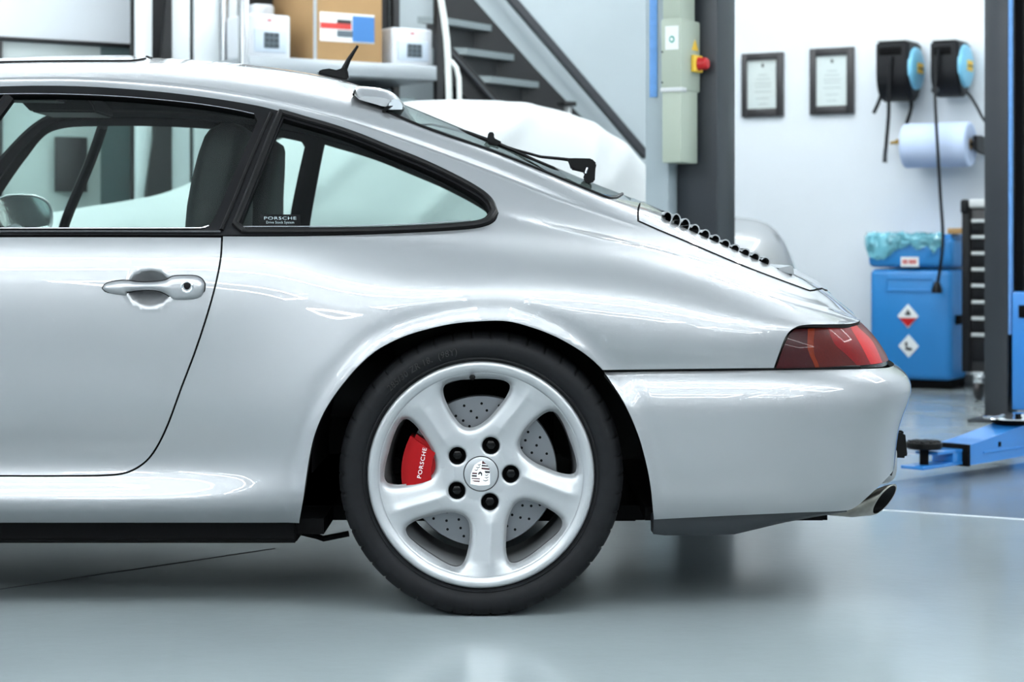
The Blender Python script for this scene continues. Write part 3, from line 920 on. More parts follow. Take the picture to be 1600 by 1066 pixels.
# rubbing strip in the seam between wing and bumper
for far in (0, 1):
    m = MB()
    p = [BUMP.pos(u, v) + np.array([0, .006, .004]) for u, v in uv_top[:-8]]
    m.tube([(q[0], 2 * YC - q[1] if far else q[1], q[2]) for q in p], .0045, 6)
    m.obj('seam_strip', 'rubber', car)

LAMP = wrap_surf([(.515, 1397, .036), (.535, 1394, .034), (.56, 1386, .034), (.585, 1375, .036), (.61, 1361, .042), (.632, 1346, .050), (.655, 1330, .062)], .004)
LOUT = [(1210.5, 575.8), (1218, 553), (1226, 532.5), (1234, 519.8), (1245.5, 512), (1260, 509.2), (1296, 508.5), (1325, 508.2), (1338, 507)]
MATS_L = [('lens_maroon', (46, 10, 13)), ('lens_amber', (96, 30, 8)), ('lens_brown', (66, 14, 10)), ('lens_dark_red', (104, 2, 5)), ('lens_red', (178, 1, 4)), ('lens_rim', (96, 4, 8))]
for n_, c_ in MATS_L:
    mat(n_, c_, rough=.35, coat=.25, coat_rough=.02, spec=.1, noise=(160, .10))
edge_uv = LAMP.inv(smooth_poly(LOUT, 3, closed=False))
vlo = LAMP.inv([(1300, 575.5)])[0][1]; vhi = edge_uv[-1][1]
uv_l = edge_uv + [(LAMP.umid, vhi + .004), (LAMP.umid, vlo)] + LAMP.inv([(1380, 573), (1350, 575), (1300, 575.6), (1250, 576)])
tl = panel('tail_light', LAMP, uv_l, hu=.012, hv=.008, thick=.02, off=-.003, mats=('gloss_black', 'black'), both=True, parent=car)
cuts = [[(1262, 500), (1261.5, 520), (1261, 543), (1264.5, 555), (1271, 569), (1276, 585)],
        [(1273, 500), (1272, 520), (1270.5, 540), (1272, 555), (1278, 569), (1283, 585)],
        [(1288, 500), (1293, 515), (1303.5, 538.5), (1320, 553.5), (1336, 569), (1347, 583)],
        [(1322, 500), (1330, 516), (1344, 540), (1359, 569), (1366, 583)],
        [(1333, 503), (1340, 512), (1362, 534), (1378, 568), (1382, 580)]]
lens_px = offset_poly(np.array([(1210.5, 575.8), (1218, 553), (1226, 532.5), (1234, 519.8), (1245.5, 512), (1260, 509.2), (1296, 508.5), (1325, 508.2), (1338, 507), (1344, 506), (1352, 514), (1366, 531), (1378, 550), (1388, 566), (1391, 573), (1370, 575.2), (1300, 576.3)]), -2.2)
lens_px = resample(lens_px, 3)
bound = LAMP.inv(lens_px)
# segments between the cuts, in (u, v)
cu = []
for c in cuts:
    q = np.array(LAMP.inv(smooth_poly(c, 3, closed=False)))
    cu.append(q[np.argsort(q[:, 1])])
vb0 = vlo + .003; vb1 = vhi - .004
def ucut(i, v):
    if i < 0: return None
    q = cu[i]; return np.interp(v, q[:, 1], q[:, 0])
fb = np.array(edge_uv); fb = fb[np.argsort(fb[:, 1])]
for i in range(6):
    vv = np.linspace(vb0, vb1, 24)
    left = np.interp(vv, fb[:, 1], fb[:, 0]) + 2.5 if i == 0 else np.maximum(ucut(i - 1, vv) + .1, np.interp(vv, fb[:, 1], fb[:, 0]) + 2.5)
    right = np.full(24, LAMP.umid) if i == 5 else np.maximum(ucut(i, vv) - .1, np.interp(vv, fb[:, 1], fb[:, 0]) + 2.5)
    ok = right - left > 1.0
    if ok.sum() < 3: continue
    poly = [(a, v) for a, v in zip(right[ok], vv[ok])] + [(a, v) for a, v in zip(left[ok][::-1], vv[ok][::-1])]
    for far in (False, True):
        o = panel('lens_segment', LAMP, poly, hu=.008, hv=.006, thick=.004, off=.002, mats=(MATS_L[i][0], MATS_L[i][0]), far=far, parent=tl)
# lower valance
for far in (False, True):
    xs = [(1022, 812, 838), (1040, 811.5, 840), (1100, 808.5, 840), (1150, 806, 838.5), (1190, 804.5, 829), (1230, 803, 819.5), (1280, 800.5, 810.5), (1325, 798.5, 803.5)]
    V, F = [], []
    for (x, y0, y1) in xs:
        u, v = BUMP.inv([(x, y0)])[0]
        p = BUMP.pos(u, v); nrm = BUMP.nor(u, v)
        k = (D0 + p[1]) / FPX
        zb = p[2] - (y1 - y0) * k
        q = [p - nrm * .006 + np.array([0, 0, .012]), p - nrm * .007, np.array([p[0], p[1] + .012, (p[2] + zb) / 2]), np.array([p[0], p[1] + .03, zb]), np.array([p[0], p[1] + .10, zb - .002]), np.array([p[0], p[1] + .10, p[2]])]
        V += [(a[0], 2 * YC - a[1] if far else a[1], a[2]) for a in q]
    n = len(xs)
    for i in range(n - 1):
        for j in range(6):
            j2 = (j + 1) % 6
            F.append((i * 6 + j, (i + 1) * 6 + j, (i + 1) * 6 + j2, i * 6 + j2))
    F += [tuple(range(6)), tuple((n - 1) * 6 + j for j in range(5, -1, -1))]
    m = MB(); m.add(V, F); m.obj('lower_valance', 'valance', car)
# exhaust tips: oval pipe with a slanted rolled mouth
for far in (False, True):
    Yp = .34
    c0 = W(1330, 793, Yp); c1 = W(1362, 786, Yp); c2 = W(1381, 781, Yp)
    k = (D0 + Yp) / FPX
    ax = np.array([.55, 0, .84])
    def ring(c, a, b, rot, n=28):
        d1 = np.array([math.cos(rot), 0, math.sin(rot)]); d2 = np.array([.42 * math.sin(rot), .9, -.42 * math.cos(rot)])
        return [c + d1 * a * k * math.cos(t) + d2 * b * k * math.sin(t) for t in np.linspace(0, 2 * math.pi, n, endpoint=False)]
    R_ = [ring(W(1290, 796, Yp), 9, 30, 1.35), ring(W(1335, 795, Yp), 14, 34, 1.3), ring(W(1352, 788, Yp), 21, 38, 1.15), ring(W(1371, 782.5, Yp), 28, 42, .98), ring(W(1380, 781, Yp), 30, 44, .90),
          ring(W(1382, 781, Yp), 29.5, 43, .90), ring(W(1382, 781, Yp), 27, 40, .90), ring(W(1376, 783, Yp), 25, 38, .93), ring(W(1350, 790, Yp), 17, 32, 1.1)]
    V = [tuple((p[0], 2 * YC - p[1] if far else p[1], p[2])) for r in R_ for p in r]
    n = 28; F = [(i * n + j, i * n + (j + 1) % n, (i + 1) * n + (j + 1) % n, (i + 1) * n + j) for i in range(len(R_) - 1) for j in range(n)]
    m = MB(); m.add(V, F[:6 * n]); m.cur = 1; m.add(V, F[6 * n:] + [tuple((len(R_) - 1) * n + j for j in range(n))])
    m.obj('exhaust_tip', ('exhaust', 'black'), car)
    # rubber overrider and rounded lower apron
    m = MB()
    a = W(1403, 692, .62)
    y0, y1 = (.56, .70) if not far else (2 * YC - .70, 2 * YC - .56)
    m.prism([(a[0] - .05, a[2] - .030), (a[0] + .010, a[2] - .032), (a[0] + .012, a[2] - .022), (a[0] + .007, a[2] + .03), (a[0] - .002, a[2] + .036), (a[0] - .05, a[2] + .036)], y0, y1, 'y', .005)
    m.obj('overrider', 'rubber', car)
m = MB()
m.box(.72, .926, .42, 1.38, .235, .345, .035, 4)
m.obj('rear_apron', ('paint',), car)
# sill covers
for far in (False, True):
    m = MB()
    prof = [(.086, .201), (.090, .196), (.094, .155), (.11, .147), (.25, .147), (.25, .201)]
    x0, x1 = -1.95, W(462, 820, .09)[0]
    pts = []
    pr = [(2 * YC - y if far else y, z) for y, z in prof]
    m.prism(pr, x0, x1, 'x', .004)
    m.obj('sill_cover', 'black', car)

# ------------------------------------------------------------------ engine lid grille
tops = [(1043.6, 332), (1057, 335.5), (1071, 343), (1086, 352), (1102, 360), (1117.5, 368), (1133, 375.5), (1148, 383), (1164, 389.5), (1179, 396), (1195, 402.5)]
k = (D0 + .52) / FPX
for i, (x, y) in enumerate(tops):
    base = np.interp(x, [1039, 1065, 1110, 1160, 1217], [345, 356, 376, 398, 423])
    c = W(x - 3, (y + base) / 2 + 1, .52)
    h = max((base - y) / 2 + 1.5, 5.5) * k; wd = 6.5 * k
    prof_o = [(c[0] + (wd + .0018) * math.cos(t), c[2] + (h + .0018) * math.sin(t)) for t in np.linspace(2.7, -1.1, 14)]
    prof_i = [(c[0] + (wd - .0014) * math.cos(t), c[2] + (h - .0014) * math.sin(t)) for t in np.linspace(-1.1, 2.7, 14)]
    m = MB()
    m.prism(prof_o + prof_i, .47, 2 * YC - .47, 'y')
    m.obj('grille_slat', 'paint', lid)
m = MB()
V = [];
pts_ = [W(1030, 352, .44), W(1110, 386, .44), W(1160, 408, .44), W(1225, 436, .44)]
for p in pts_:
    V += [(p[0], .44, p[2] - .01), (p[0], 2 * YC - .44, p[2] - .01)]
m.add(V, [(2 * i, 2 * i + 1, 2 * i + 3, 2 * i + 2) for i in range(3)])
m.obj('grille_tray', 'black', car)
m = MB()
a = W(1222, 420, .5); b = W(1236, 424, .5)
m.prism([(W(1212, 418, .5)[0], W(1212, 419, .5)[2]), (b[0] - .003, W(0, 414.5, .5)[2]), (b[0], W(0, 418, .5)[2]), (b[0] + .002, W(0, 429, .5)[2]), (W(1212, 0, .5)[0], W(0, 424, .5)[2])], .46, 2 * YC - .46, 'y', .002)
m.obj('grille_rim', 'paint', car)
# ------------------------------------------------------------------ wheels (built round the hub, outer face towards -y)
S4 = 4.235 / FPX                                   # metres per photo pixel at the wheel face
ZF = 1 / 2.666 * S4                                # metres per pixel of the 2.666x enlargement the outlines were read from
HOLE = [(350, 190), (365, 170), (400, 158), (470, 152), (540, 150), (600, 157), (625, 172), (628, 190), (610, 230), (575, 275), (540, 315), (500, 345), (465, 357), (435, 352), (410, 330), (385, 295), (365, 255), (352, 220)]
HOLE = np.array([((x - 508) * ZF, (547 - y) * ZF) for x, y in HOLE])
HOLE = smooth_poly(HOLE, .005, sharp=80)
def rot2(P, a):
    c, s_ = math.cos(a), math.sin(a)
    return np.stack([P[:, 0] * c - P[:, 1] * s_, P[:, 0] * s_ + P[:, 1] * c], 1)
HOLES = [rot2(HOLE, -2 * math.pi * k / 5) for k in range(5)]
LUGA = [math.radians(71 + 72 * k) for k in range(5)]
LUGR = .0655
def face_y(P):
    r = np.hypot(P[:, 0], P[:, 1])
    base = np.interp(r, [0, .04, .06, .085, .11, .15, .19, .214, .226], [.036, .036, .037, .035, .031, .027, .023, .019, .0165])
    ds = np.stack([np.where(inside(P, h), 0, dist_to(P, h)) for h in HOLES], 1)
    d = ds.min(1)
    edge = .016 * np.exp(-d / .0065)
    o = np.sort(ds, axis=1)
    k0 = ds.argmin(1)
    # which neighbour: the spoke's leading side is the hole at the smaller index step
    nxt = np.take_along_axis(ds, ((k0 + 1) % 5)[:, None], 1)[:, 0]; prv = np.take_along_axis(ds, ((k0 - 1) % 5)[:, None], 1)[:, 0]
    lead = nxt < prv
    dl = np.where(lead, d, prv); dt = np.where(lead, nxt, d)
    t = dl / (dl + dt + 1e-9)
    ridge = (np.exp(-np.sqrt((t - .42)**2 + .0016) / .18)) * np.clip(4 * t * (1 - t), 0, 1)**.5
    amp = .010 * np.clip((r - .07) / .04, 0, 1) * np.clip((.226 - r) / .03, 0, 1)
    y = base + edge * np.clip((.2225 - r) / .006 + .3, 0.3, 1) - amp * (ridge - .35)
    lug = np.min([np.hypot(P[:, 0] - LUGR * math.cos(a), P[:, 1] - LUGR * math.sin(a)) for a in LUGA], axis=0)
    y = y + .006 * np.exp(-np.maximum(lug - .0185, 0) / .0018)
    return y
def circle(r, n, c=(0, 0)): return np.array([(c[0] + r * math.cos(t), c[1] + r * math.sin(t)) for t in np.linspace(0, 2 * math.pi, n, endpoint=False)])
hs = .0032
gx = np.arange(-.23, .23, hs)
X, Y = np.meshgrid(gx, gx); X = X + .5 * hs * (np.arange(len(gx)) % 2)[:, None]
lugs = [circle(.0185, 24, (LUGR * math.cos(a), LUGR * math.sin(a))) for a in LUGA]
sc_ = 1 / hs
v2, Tw = cdt(circle(.2235, 220) * sc_, [resample(h, hs) * sc_ for h in HOLES] + [l * sc_ for l in lugs], np.stack([X.ravel(), Y.ravel()], 1) * sc_, .5)
v2 = v2 / sc_
y = face_y(v2)
e_ = .0012
gxn = (face_y(v2 + [e_, 0]) - face_y(v2 - [e_, 0])) / (2 * e_); gzn = (face_y(v2 + [0, e_]) - face_y(v2 - [0, e_])) / (2 * e_)
Nf = np.stack([gxn, -np.ones(len(y)), gzn], 1); Nf /= np.linalg.norm(Nf, axis=1, keepdims=True)
Pf = np.stack([v2[:, 0], y, v2[:, 1]], 1)
be = np.array(boundary_edges(Tw)); rr = np.hypot(v2[be[:, 0], 0], v2[be[:, 0], 1])
be = be[(rr < .2225) & (rr > .089)]
fn = np.cross(Pf[Tw[:, 1]] - Pf[Tw[:, 0]], Pf[Tw[:, 2]] - Pf[Tw[:, 0]])
flipw = (fn * Nf[Tw[:, 0]]).sum() < 0
if flipw: Tw = Tw[:, ::-1]; be = be[:, ::-1]
a, b = be[:, 0], be[:, 1]
ev = Pf[b] - Pf[a]; rn = np.cross(ev, Nf[a]); rn /= np.linalg.norm(rn, axis=1, keepdims=True) + 1e-12
m_ = len(be); n0 = len(Pf); idx = np.arange(m_) + n0
deep = np.array([0, .035, 0])
Vw = np.vstack([Pf, Pf[a], Pf[b], Pf[a] + deep - rn * .004, Pf[b] + deep - rn * .004]); Nw = np.vstack([Nf, Nf[a] * .4 + rn * .8, Nf[b] * .4 + rn * .8, rn, rn])
Fw = np.vstack([Tw, np.stack([idx, idx + 2 * m_, idx + 3 * m_], 1), np.stack([idx, idx + 3 * m_, idx + m_], 1)])

def make_wheel(first):
    wh = mesh_obj('wheel', Vw, Fw, ['rim'], normals=Nw)
    m = MB()
    m.lathe([(.2200, .026), (.2225, .0205), (.2238, .0172), (.2275, .0148), (.232, .0115), (.239, .009), (.2445, .0105), (.2478, .015), (.2488, .021), (.2488, .030), (.240, .05), (.226, .06), (.214, .09), (.205, .13), (.203, .24), (.235, .27)], 128)
    m.obj('rim_lip', 'rim', wh, world=False, angle=60)
    # tyre with notched shoulders, flat where it stands
    NB, SUB = 46, 11
    prof = [(.2475, .028), (.2495, .016), (.2545, .0075), (.2575, .0085), (.261, .0045), (.272, .0), (.286, -.001), (.297, .004), (.304, .0125), (.309, .025), (.3125, .045), (.314, .08), (.3145, .14), (.314, .20), (.311, .24), (.303, .262), (.285, .274), (.262, .272), (.2475, .255)]
    V, F = [], []
    n = NB * SUB
    for (r, yy) in prof:
        for k in range(n):
            g = (k % SUB) == 0
            q = 2 * math.pi * k / n
            r2, y2 = r, yy
            if g and .30 < r and yy < .12: r2 -= .0035; y2 += .002
            if g and .295 < r <= .30 and yy < .1: y2 += .0015
            x, z = r2 * math.cos(q), r2 * math.sin(q)
            fl = -WZ + .0005
            z = fl + .5 * ((z - fl) + math.sqrt((z - fl)**2 + 1.6e-5)) - .002 * max(0, 1 - (z - fl) / .03) if z - fl < .03 else z
            z = max(z, fl)
            V.append((x, y2, z))
    L = len(prof)
    F = [(i * n + k, i * n + (k + 1) % n, (i + 1) * n + (k + 1) % n, (i + 1) * n + k) for i in range(L - 1) for k in range(n)]
    m = MB(); m.add(V, F); m.obj('tyre', 'tyre', wh, world=False, angle=50)
    for aa in LUGA:
        m = MB()
        c = (LUGR * math.cos(aa), 0, LUGR * math.sin(aa))
        m.lathe([(.0190, .0395), (.0182, .044), (.0175, .062), (0.0001, .062)], 24, c=c); m.cur = 1
        m.lathe([(.0001, .046), (.0075, .046), (.0105, .0475), (.0112, .051), (.0112, .062)], 6, c=c)
        m.obj('lug_bolt', ('black', 'gloss_black'), wh, world=False)
    m = MB()
    m.lathe([(.0001, .0325), (.02, .0328), (.034, .0338), (.0368, .0350), (.0375, .037)], 48)
    cap = m.obj('hub_cap', 'rim', wh, world=False)
    m = MB(); m.lathe([(.0372, .0349), (.0386, .0345), (.0392, .0357)], 48); m.obj('cap_ring', 'dark_print', cap, world=False)
    # crest on the cap, read from a 10.657x enlargement
    zc = S4 / 10.657
    def zz(p, yy): return ((p[0] - 752) * zc, yy, (470 - p[1]) * zc)
    def flat(name, polys, material, yy, thick=.0004):
        m = MB()
        for p in polys:
            q = [((a[0] - 752) * zc, (470 - a[1]) * zc) for a in p]
            m.prism(q, yy, yy + thick, 'y')
        return m.obj(name, material, cap, world=False, smooth=False)
    flat('shield', [[(575, 640), (580, 480), (610, 390), (640, 320), (700, 280), (770, 245), (820, 290), (880, 360), (900, 450), (900, 640), (880, 655), (720, 665)]], 'white_print', .0318, .0012)
    flat('crest_stripe', [[(775, 245), (840, 305), (765, 300)], [(760, 362), (890, 375), (892, 405), (800, 395), (758, 388)], [(608, 445), (688, 450), (685, 475), (600, 470)], [(595, 535), (735, 545), (735, 562), (595, 552)], [(598, 578), (735, 583), (725, 605), (640, 598)]], 'maroon_print', .0314)
    flat('crest_stripe', [[(765, 315), (860, 328), (878, 348), (762, 343)], [(810, 418), (900, 425), (895, 455), (825, 455)], [(598, 485), (682, 492), (680, 519), (598, 514)]], 'dark_print', .0314)
    arcs = []
    for (x, yq, w_) in [(720, 308, 26), (700, 352, 34), (672, 395, 30), (845, 480, 30), (845, 522, 32), (828, 570, 44)]:
        arcs.append([(x - w_, yq), (x, yq + 10), (x + w_, yq - 8), (x + w_, yq + 4), (x, yq + 24), (x - w_, yq + 8)])
    flat('crest_antler', arcs, 'dark_print', .0314)
    flat('crest_horse', [[(708, 448), (740, 428), (772, 455), (768, 505), (752, 500), (752, 472), (735, 462), (716, 486), (703, 474)]], 'dark_print', .0313)
    # valve
    m = MB(); c = (W(738, 590, .03)[0] - W(751.5, 742, .03)[0], 0, W(738, 590, .03)[2] - W(751.5, 742, .03)[2])
    m.lathe([(.0001, .006), (.0035, .0065), (.0045, .010), (.0048, .020), (.0065, .024), (.0065, .03)], 14, c=c)
    m.obj('valve', 'rubber', wh, world=False)
    # size print on the sidewall, laid along the arc
    V, F = text_mesh('285/30 ZR 18.  (98Y)', .0195, .0012, shear=.15, space=1.12)
    xs = [v.x for v in V]; x0, x1 = min(xs), max(xs)
    r0 = .2745; a0, a1 = math.radians(137), math.radians(101)
    VV = []
    for v in V:
        t = a0 + (a1 - a0) * (v.x - x0) / (x1 - x0)
        r = r0 + v.y
        VV.append((r * math.cos(t), -.0015 - (v.z > 0) * 0 - v.z, r * math.sin(t)))
    m = MB(); m.add(VV, F); m.obj('size_print', 'tyre_print', wh, world=False, smooth=False)
    return wh

hub = W(751.5, 742, .03)
WZ = hub[2]
wheel = make_wheel(True)
wheel.parent = car
def place_wheel(o, x, y, z, sx=1.0, far=False):
    o.location = (x - car.location[0], y - car.location[1], z)
    if far: o.rotation_euler = (0, 0, math.pi)
    o.scale = (sx, sx if not far else sx, sx)
place_wheel(wheel, hub[0], .012, WZ)
for (x, y, far, s_) in ((hub[0], 2 * YC - .012, True, 1), (-2.34, .045, False, .99), (-2.34, 2 * YC - .045, True, .99)):
    c = copy_tree(wheel, car)
    place_wheel(c, x, y, WZ * s_, s_, far)

# brakes, arches and floor pan
def drill(m, r_list, n, y, c):
    for j, r in enumerate(r_list):
        for k in range(n):
            a = 2 * math.pi * (k + .33 * j) / n
            m.lathe([(.0001, y - .0006), (.0031, y - .0006), (.0031, y + .001)], 8, c=(c[0] + r * math.cos(a), c[1], c[2] + r * math.sin(a)))
for far in (False, True):
    sg = -1 if far else 1
    yo = (2 * YC - .10) if far else .10
    m = MB(); m.lathe([(.088, 0), (.166, 0), (.168, sg * .004), (.168, sg * .024), (.088, sg * .028)], 80, c=(hub[0], yo, WZ)); disc = m.obj('brake_disc', 'disc', car)
    m = MB(); drill(m, (.103, .119, .135, .150), 24, yo - sg * .0004, (hub[0], 0, WZ)); m.obj('drilled_holes', 'black', disc)
    m = MB(); m.lathe([(.0001, -.01 * sg), (.082, -.008 * sg), (.088, .0), (.09, .02 * sg)], 48, c=(hub[0], yo, WZ)); m.obj('disc_bell', 'exhaust', disc)
    m = MB()
    arc = []
    for t in np.linspace(math.radians(149), math.radians(203), 12): arc.append((hub[0] +   .176 * math.cos(t), WZ + .176 * math.sin(t)))
    for t in np.linspace(math.radians(201), math.radians(151), 12): arc.append((hub[0] + .100 * math.cos(t), WZ + .100 * math.sin(t)))
    y0 = .052 if not far else 2 * YC - .052
    m.prism(arc, y0, y0 + sg * .11, 'y', .010)
    cal = m.obj('brake_caliper', 'caliper', car, angle=50)
    if not far:
        V, F = text_mesh('PORSCHE', .0125, .0004, space=1.15)
        p0 = W(659.5, 724, .05); an = math.radians(79)
        m = MB(); m.add([(p0[0] + v.x * math.cos(an) * 1.15 - v.y * math.sin(an), .0512 - v.z, p0[2] + v.x * math.sin(an) * 1.15 + v.y * math.cos(an)) for v in V], F)
        m.obj('caliper_print', 'white_print', cal, smooth=False)
    # arch liner
    for xc in (hub[0], -2.34):
        m = MB(); V, F = [], []
        ya, yb = (.03, .42) if not far else (2 * YC - .03, 2 * YC - .42)
        for t in np.linspace(-.05, math.pi + .05, 30):
            for yy in (ya, yb): V.append((xc + .37 * math.cos(t), yy, .33 + .36 * math.sin(t)))
        for i in range(29): F.append((2 * i, 2 * i + 1, 2 * i + 3, 2 * i + 2))
        F.append(tuple(2 * i + 1 for i in range(30)))
        m.add(V, F); m.obj('arch_liner', 'black', car)
m = MB()
m.box(-3.0, .74, .34, 2 * YC - .34, .165, .20); m.box(-1.95, -.42, .12, 2 * YC - .12, .165, .20)
m.box(.30, .70, .16, 2 * YC - .16, .19, .22); m.box(-.4, .3, .5, 1.3, .14, .18)
m.obj('floor_pan', 'black', car)
m = MB(); m.tube([W(470, 832, .3), W(495, 838, .3), W(505, 842, .3), W(545, 834, .3)], .007)
m.obj('suspension_arm', 'black', car)
m = MB(); m.tube([(hub[0] - .2, .2, WZ), (hub[0] - .2, 1.6, WZ)], .02); m.tube([(hub[0], .2, WZ), (hub[0], 1.6, WZ)], .03); m.obj('rear_axle', 'black', car)
# ------------------------------------------------------------------ trim, handle, interior
def lift(px_pts, off, closed=False, far=False, step=6):
    pts = smooth_poly(px_pts, step, closed=closed)
    out = []
    for u, v in inv(pts):
        p = BODY.pos(u, v) + BODY.nor(u, v) * off
        out.append((p[0], 2 * YC - p[1] if far else p[1], p[2]))
    return out
QSEAL = offset_poly(smooth_poly(QUARTER_GLASS, 6), 7.5)
for far in (False, True):
    m = MB(); m.tube(lift(QSEAL, .003, True, far), .0085, 10, closed=True); m.obj('window_seal', 'rubber', car)
    top_line = [(-95, 165), (-60, 152), (0, 148.3), (100, 148.3), (200, 152.8), (300, 162.3), (360, 171.3), (397, 179)]
    m = MB(); m.tube(lift(top_line, .003, False, far), .0008, 6); m.obj('window_molding', 'steel', car)
    belt = [(-300, 359.5), (0, 359.2), (150, 359.2), (300, 359), (316, 358.5), (326, 355)]
    m = MB(); m.tube(lift(belt, .004, False, far), .0024, 8); m.obj('window_molding', 'chrome', car)
    belt2 = [(-300, 365.5), (0, 364.5), (200, 364.5), (345, 365)]
    m = MB(); m.tube(lift(belt2, .004, False, far), .003, 8); m.obj('window_molding', 'valance', car)
    q2 = [(372, 358.5), (470, 358.5), (560, 357.5), (650, 354.6), (735, 348.5)]
    m = MB(); m.tube(lift(q2, .0075, False, far, 100), .0012, 6); m.obj('window_molding', 'steel', car)
    # pillar edge beads
    m = MB(); m.tube(lift([(424, 178), (398, 236), (372, 300), (346, 362)], .003, False, far), .005, 8); m.obj('pillar_seal', 'rubber', car)

for far in (False, True):
    m = MB(); m.tube(lift([(12, 150), (-40, 220), (-95, 290), (-148, 357)], -.010, False, far), .016, 8); m.obj('window_divider', 'trim', car)
# quarter-window sticker
Yst = .155
p0 = W(438, 342, Yst)
def on_glass(px, py, off=.001):
    u, v = inv([(px, py)])[0]
    return BODY.pos(u, v) + BODY.nor(u, v) * (off - .006)
a = on_glass(406, 334); b = on_glass(469, 334); c = on_glass(406, 353.5)
ex = (b - a) / 63.0; ez = (c - a) / 19.5; nrm = np.cross(ez, ex); nrm /= np.linalg.norm(nrm)
if nrm[1] > 0: nrm = -nrm
def st(px, py, o=0): return tuple(a + ex * (px - 406) + ez * (py - 334) + nrm * (.0025 + o))
qw = [o for o in car.children if o.name.startswith('quarter_window')][0]
m = MB(); m.add([st(406, 334), st(469, 334), st(469, 353.5), st(406, 353.5), st(406, 334, -.0008), st(469, 334, -.0008), st(469, 353.5, -.0008), st(406, 353.5, -.0008)], [(0, 1, 2, 3), (7, 6, 5, 4), (0, 4, 5, 1), (1, 5, 6, 2), (2, 6, 7, 3), (3, 7, 4, 0)])
stk = m.obj('sticker', 'gloss_black', qw, smooth=False)
for body, cx, cy, wpx, hpx in (('PORSCHE', 437.5, 340, 50, 4.6), ('Drive Stock System', 437.5, 347, 43, 5.2)):
    V, F = text_mesh(body, 1.0, 0.0, space=1.1)
    x0, x1 = min(v.x for v in V), max(v.x for v in V); z0, z1 = min(v.y for v in V), max(v.y for v in V)
    m = MB(); m.add([st(cx + (v.x / (x1 - x0)) * wpx, cy - ((v.y - (z0 + z1) / 2) / (z1 - z0)) * hpx, .0006) for v in V], F)
    m.obj('sticker_print', 'decal_grey', stk, smooth=False)

# door handle: pillow-shaped bar on the scoop
def pillow(name, px_poly, base_off, height, px_full, material, parent, back=.012, far=False, round_px=None):
    P = resample(smooth_poly(px_poly, 2.0), 2.0)
    lo, hi = P.min(0), P.max(0)
    gx = np.arange(lo[0], hi[0], 2.0); gy = np.arange(lo[1], hi[1], 2.0)
    X, Y = np.meshgrid(gx, gy)
    v2, T_ = cdt(P, [], np.stack([X.ravel(), Y.ravel()], 1), 1.0)
    d = dist_to(v2, P)
    t = np.clip(d / px_full, 0, 1)
    h = base_off + height * np.sqrt(np.clip(1 - (1 - t)**2, 0, 1))
    # plane through the door skin around the handle
    ref = {}
    Q = np.array([BODYREF(x, y) for x, y in v2])
    P3 = Q + np.array([0, -1, 0]) * h[:, None]
    be = boundary_edges(T_)
    n = len(P3)
    V = np.vstack([P3, Q + np.array([0, back, 0])])
    F = [tuple(t_) for t_ in T_] + [(b_, a_, a_ + n, b_ + n) for a_, b_ in be]
    if far: V = V * [1, -1, 1] + [0, 2 * YC, 0]
    m = MB(); m.add([tuple(v) for v in V], F)
    return m.obj(name, material, parent, angle=75)
_ref = [inv([(150, 450)])[0], inv([(330, 450)])[0]]
_ra, _rb = [BODY.pos(*q) for q in _ref]
def BODYREF(x, y):
    f = (x - 150) / 180.0
    Y = _ra[1] * (1 - f) + _rb[1] * f
    Y += .00022 * max(0, 450 - y) * 1.0
    return W(x, y, Y)
HANDLE = [(160.5, 450.5), (164, 445), (172, 441.2), (185, 439), (198, 438.4), (215, 440.8), (240, 440.4), (258, 438), (270, 432), (285, 430.8), (305, 431.3), (314, 435), (319.5, 442), (320, 449), (318, 458), (312.5, 464.5), (302, 468), (285, 468.8), (272, 468.2), (262, 461), (250, 455.4), (235, 453.2), (215, 454), (199, 456.5), (198, 462), (184, 460.5), (170, 457.6), (163.5, 454)]
for far in (False, True):
    dr = [o for o in car.children if o.name.startswith('door')][1 if far else 0]
    pillow('handle_gasket', offset_poly(smooth_poly(HANDLE, 2), 1.3), .0015, .001, 2, 'rubber', dr, far=far)
    hd = pillow('door_handle', HANDLE, .003, .012, 12, 'paint', dr, far=far)
    c = BODYREF(294, 448) + np.array([0, -.0150, 0])
    if far: c = c * [1, -1, 1] + [0, 2 * YC, 0]
    sg = -1 if far else 1
    k = (D0 + .06) / FPX
    m = MB(); m.lathe([(10.5 * k, .004 * sg), (10 * k, -.001 * sg), (8.2 * k, -.0022 * sg), (6.8 * k, -.0012 * sg), (6.2 * k, .001 * sg)], 28, c=tuple(c)); lk = m.obj('lock_ring', 'chrome', hd)
    m = MB(); m.lathe([(.0001, -.0004 * sg), (4.2 * k, -.0006 * sg), (6.3 * k, .0006 * sg), (6.4 * k, .003 * sg)], 24, c=tuple(c)); m.obj('lock_barrel', 'trim', lk)

# aerial
m = MB()
bx = [W(497, 112, YC), W(505, 109, YC), W(515, 107.5, YC), W(526, 110, YC), W(535, 107, YC), W(541, 104, YC), W(544, 113, YC), W(546, 124, YC), W(540, 126, YC), W(496, 116, YC)]
m.prism([(p[0], p[2]) for p in bx], YC - .016, YC + .016, 'y', .004)
an = m.obj('aerial_base', 'rubber', car)
m = MB(); m.tube([W(537.5, 109, YC), W(545, 93, YC), W(559, 71.5, YC)], [.0085, .0062, .0035], 12); m.obj('aerial_mast', 'rubber', an)

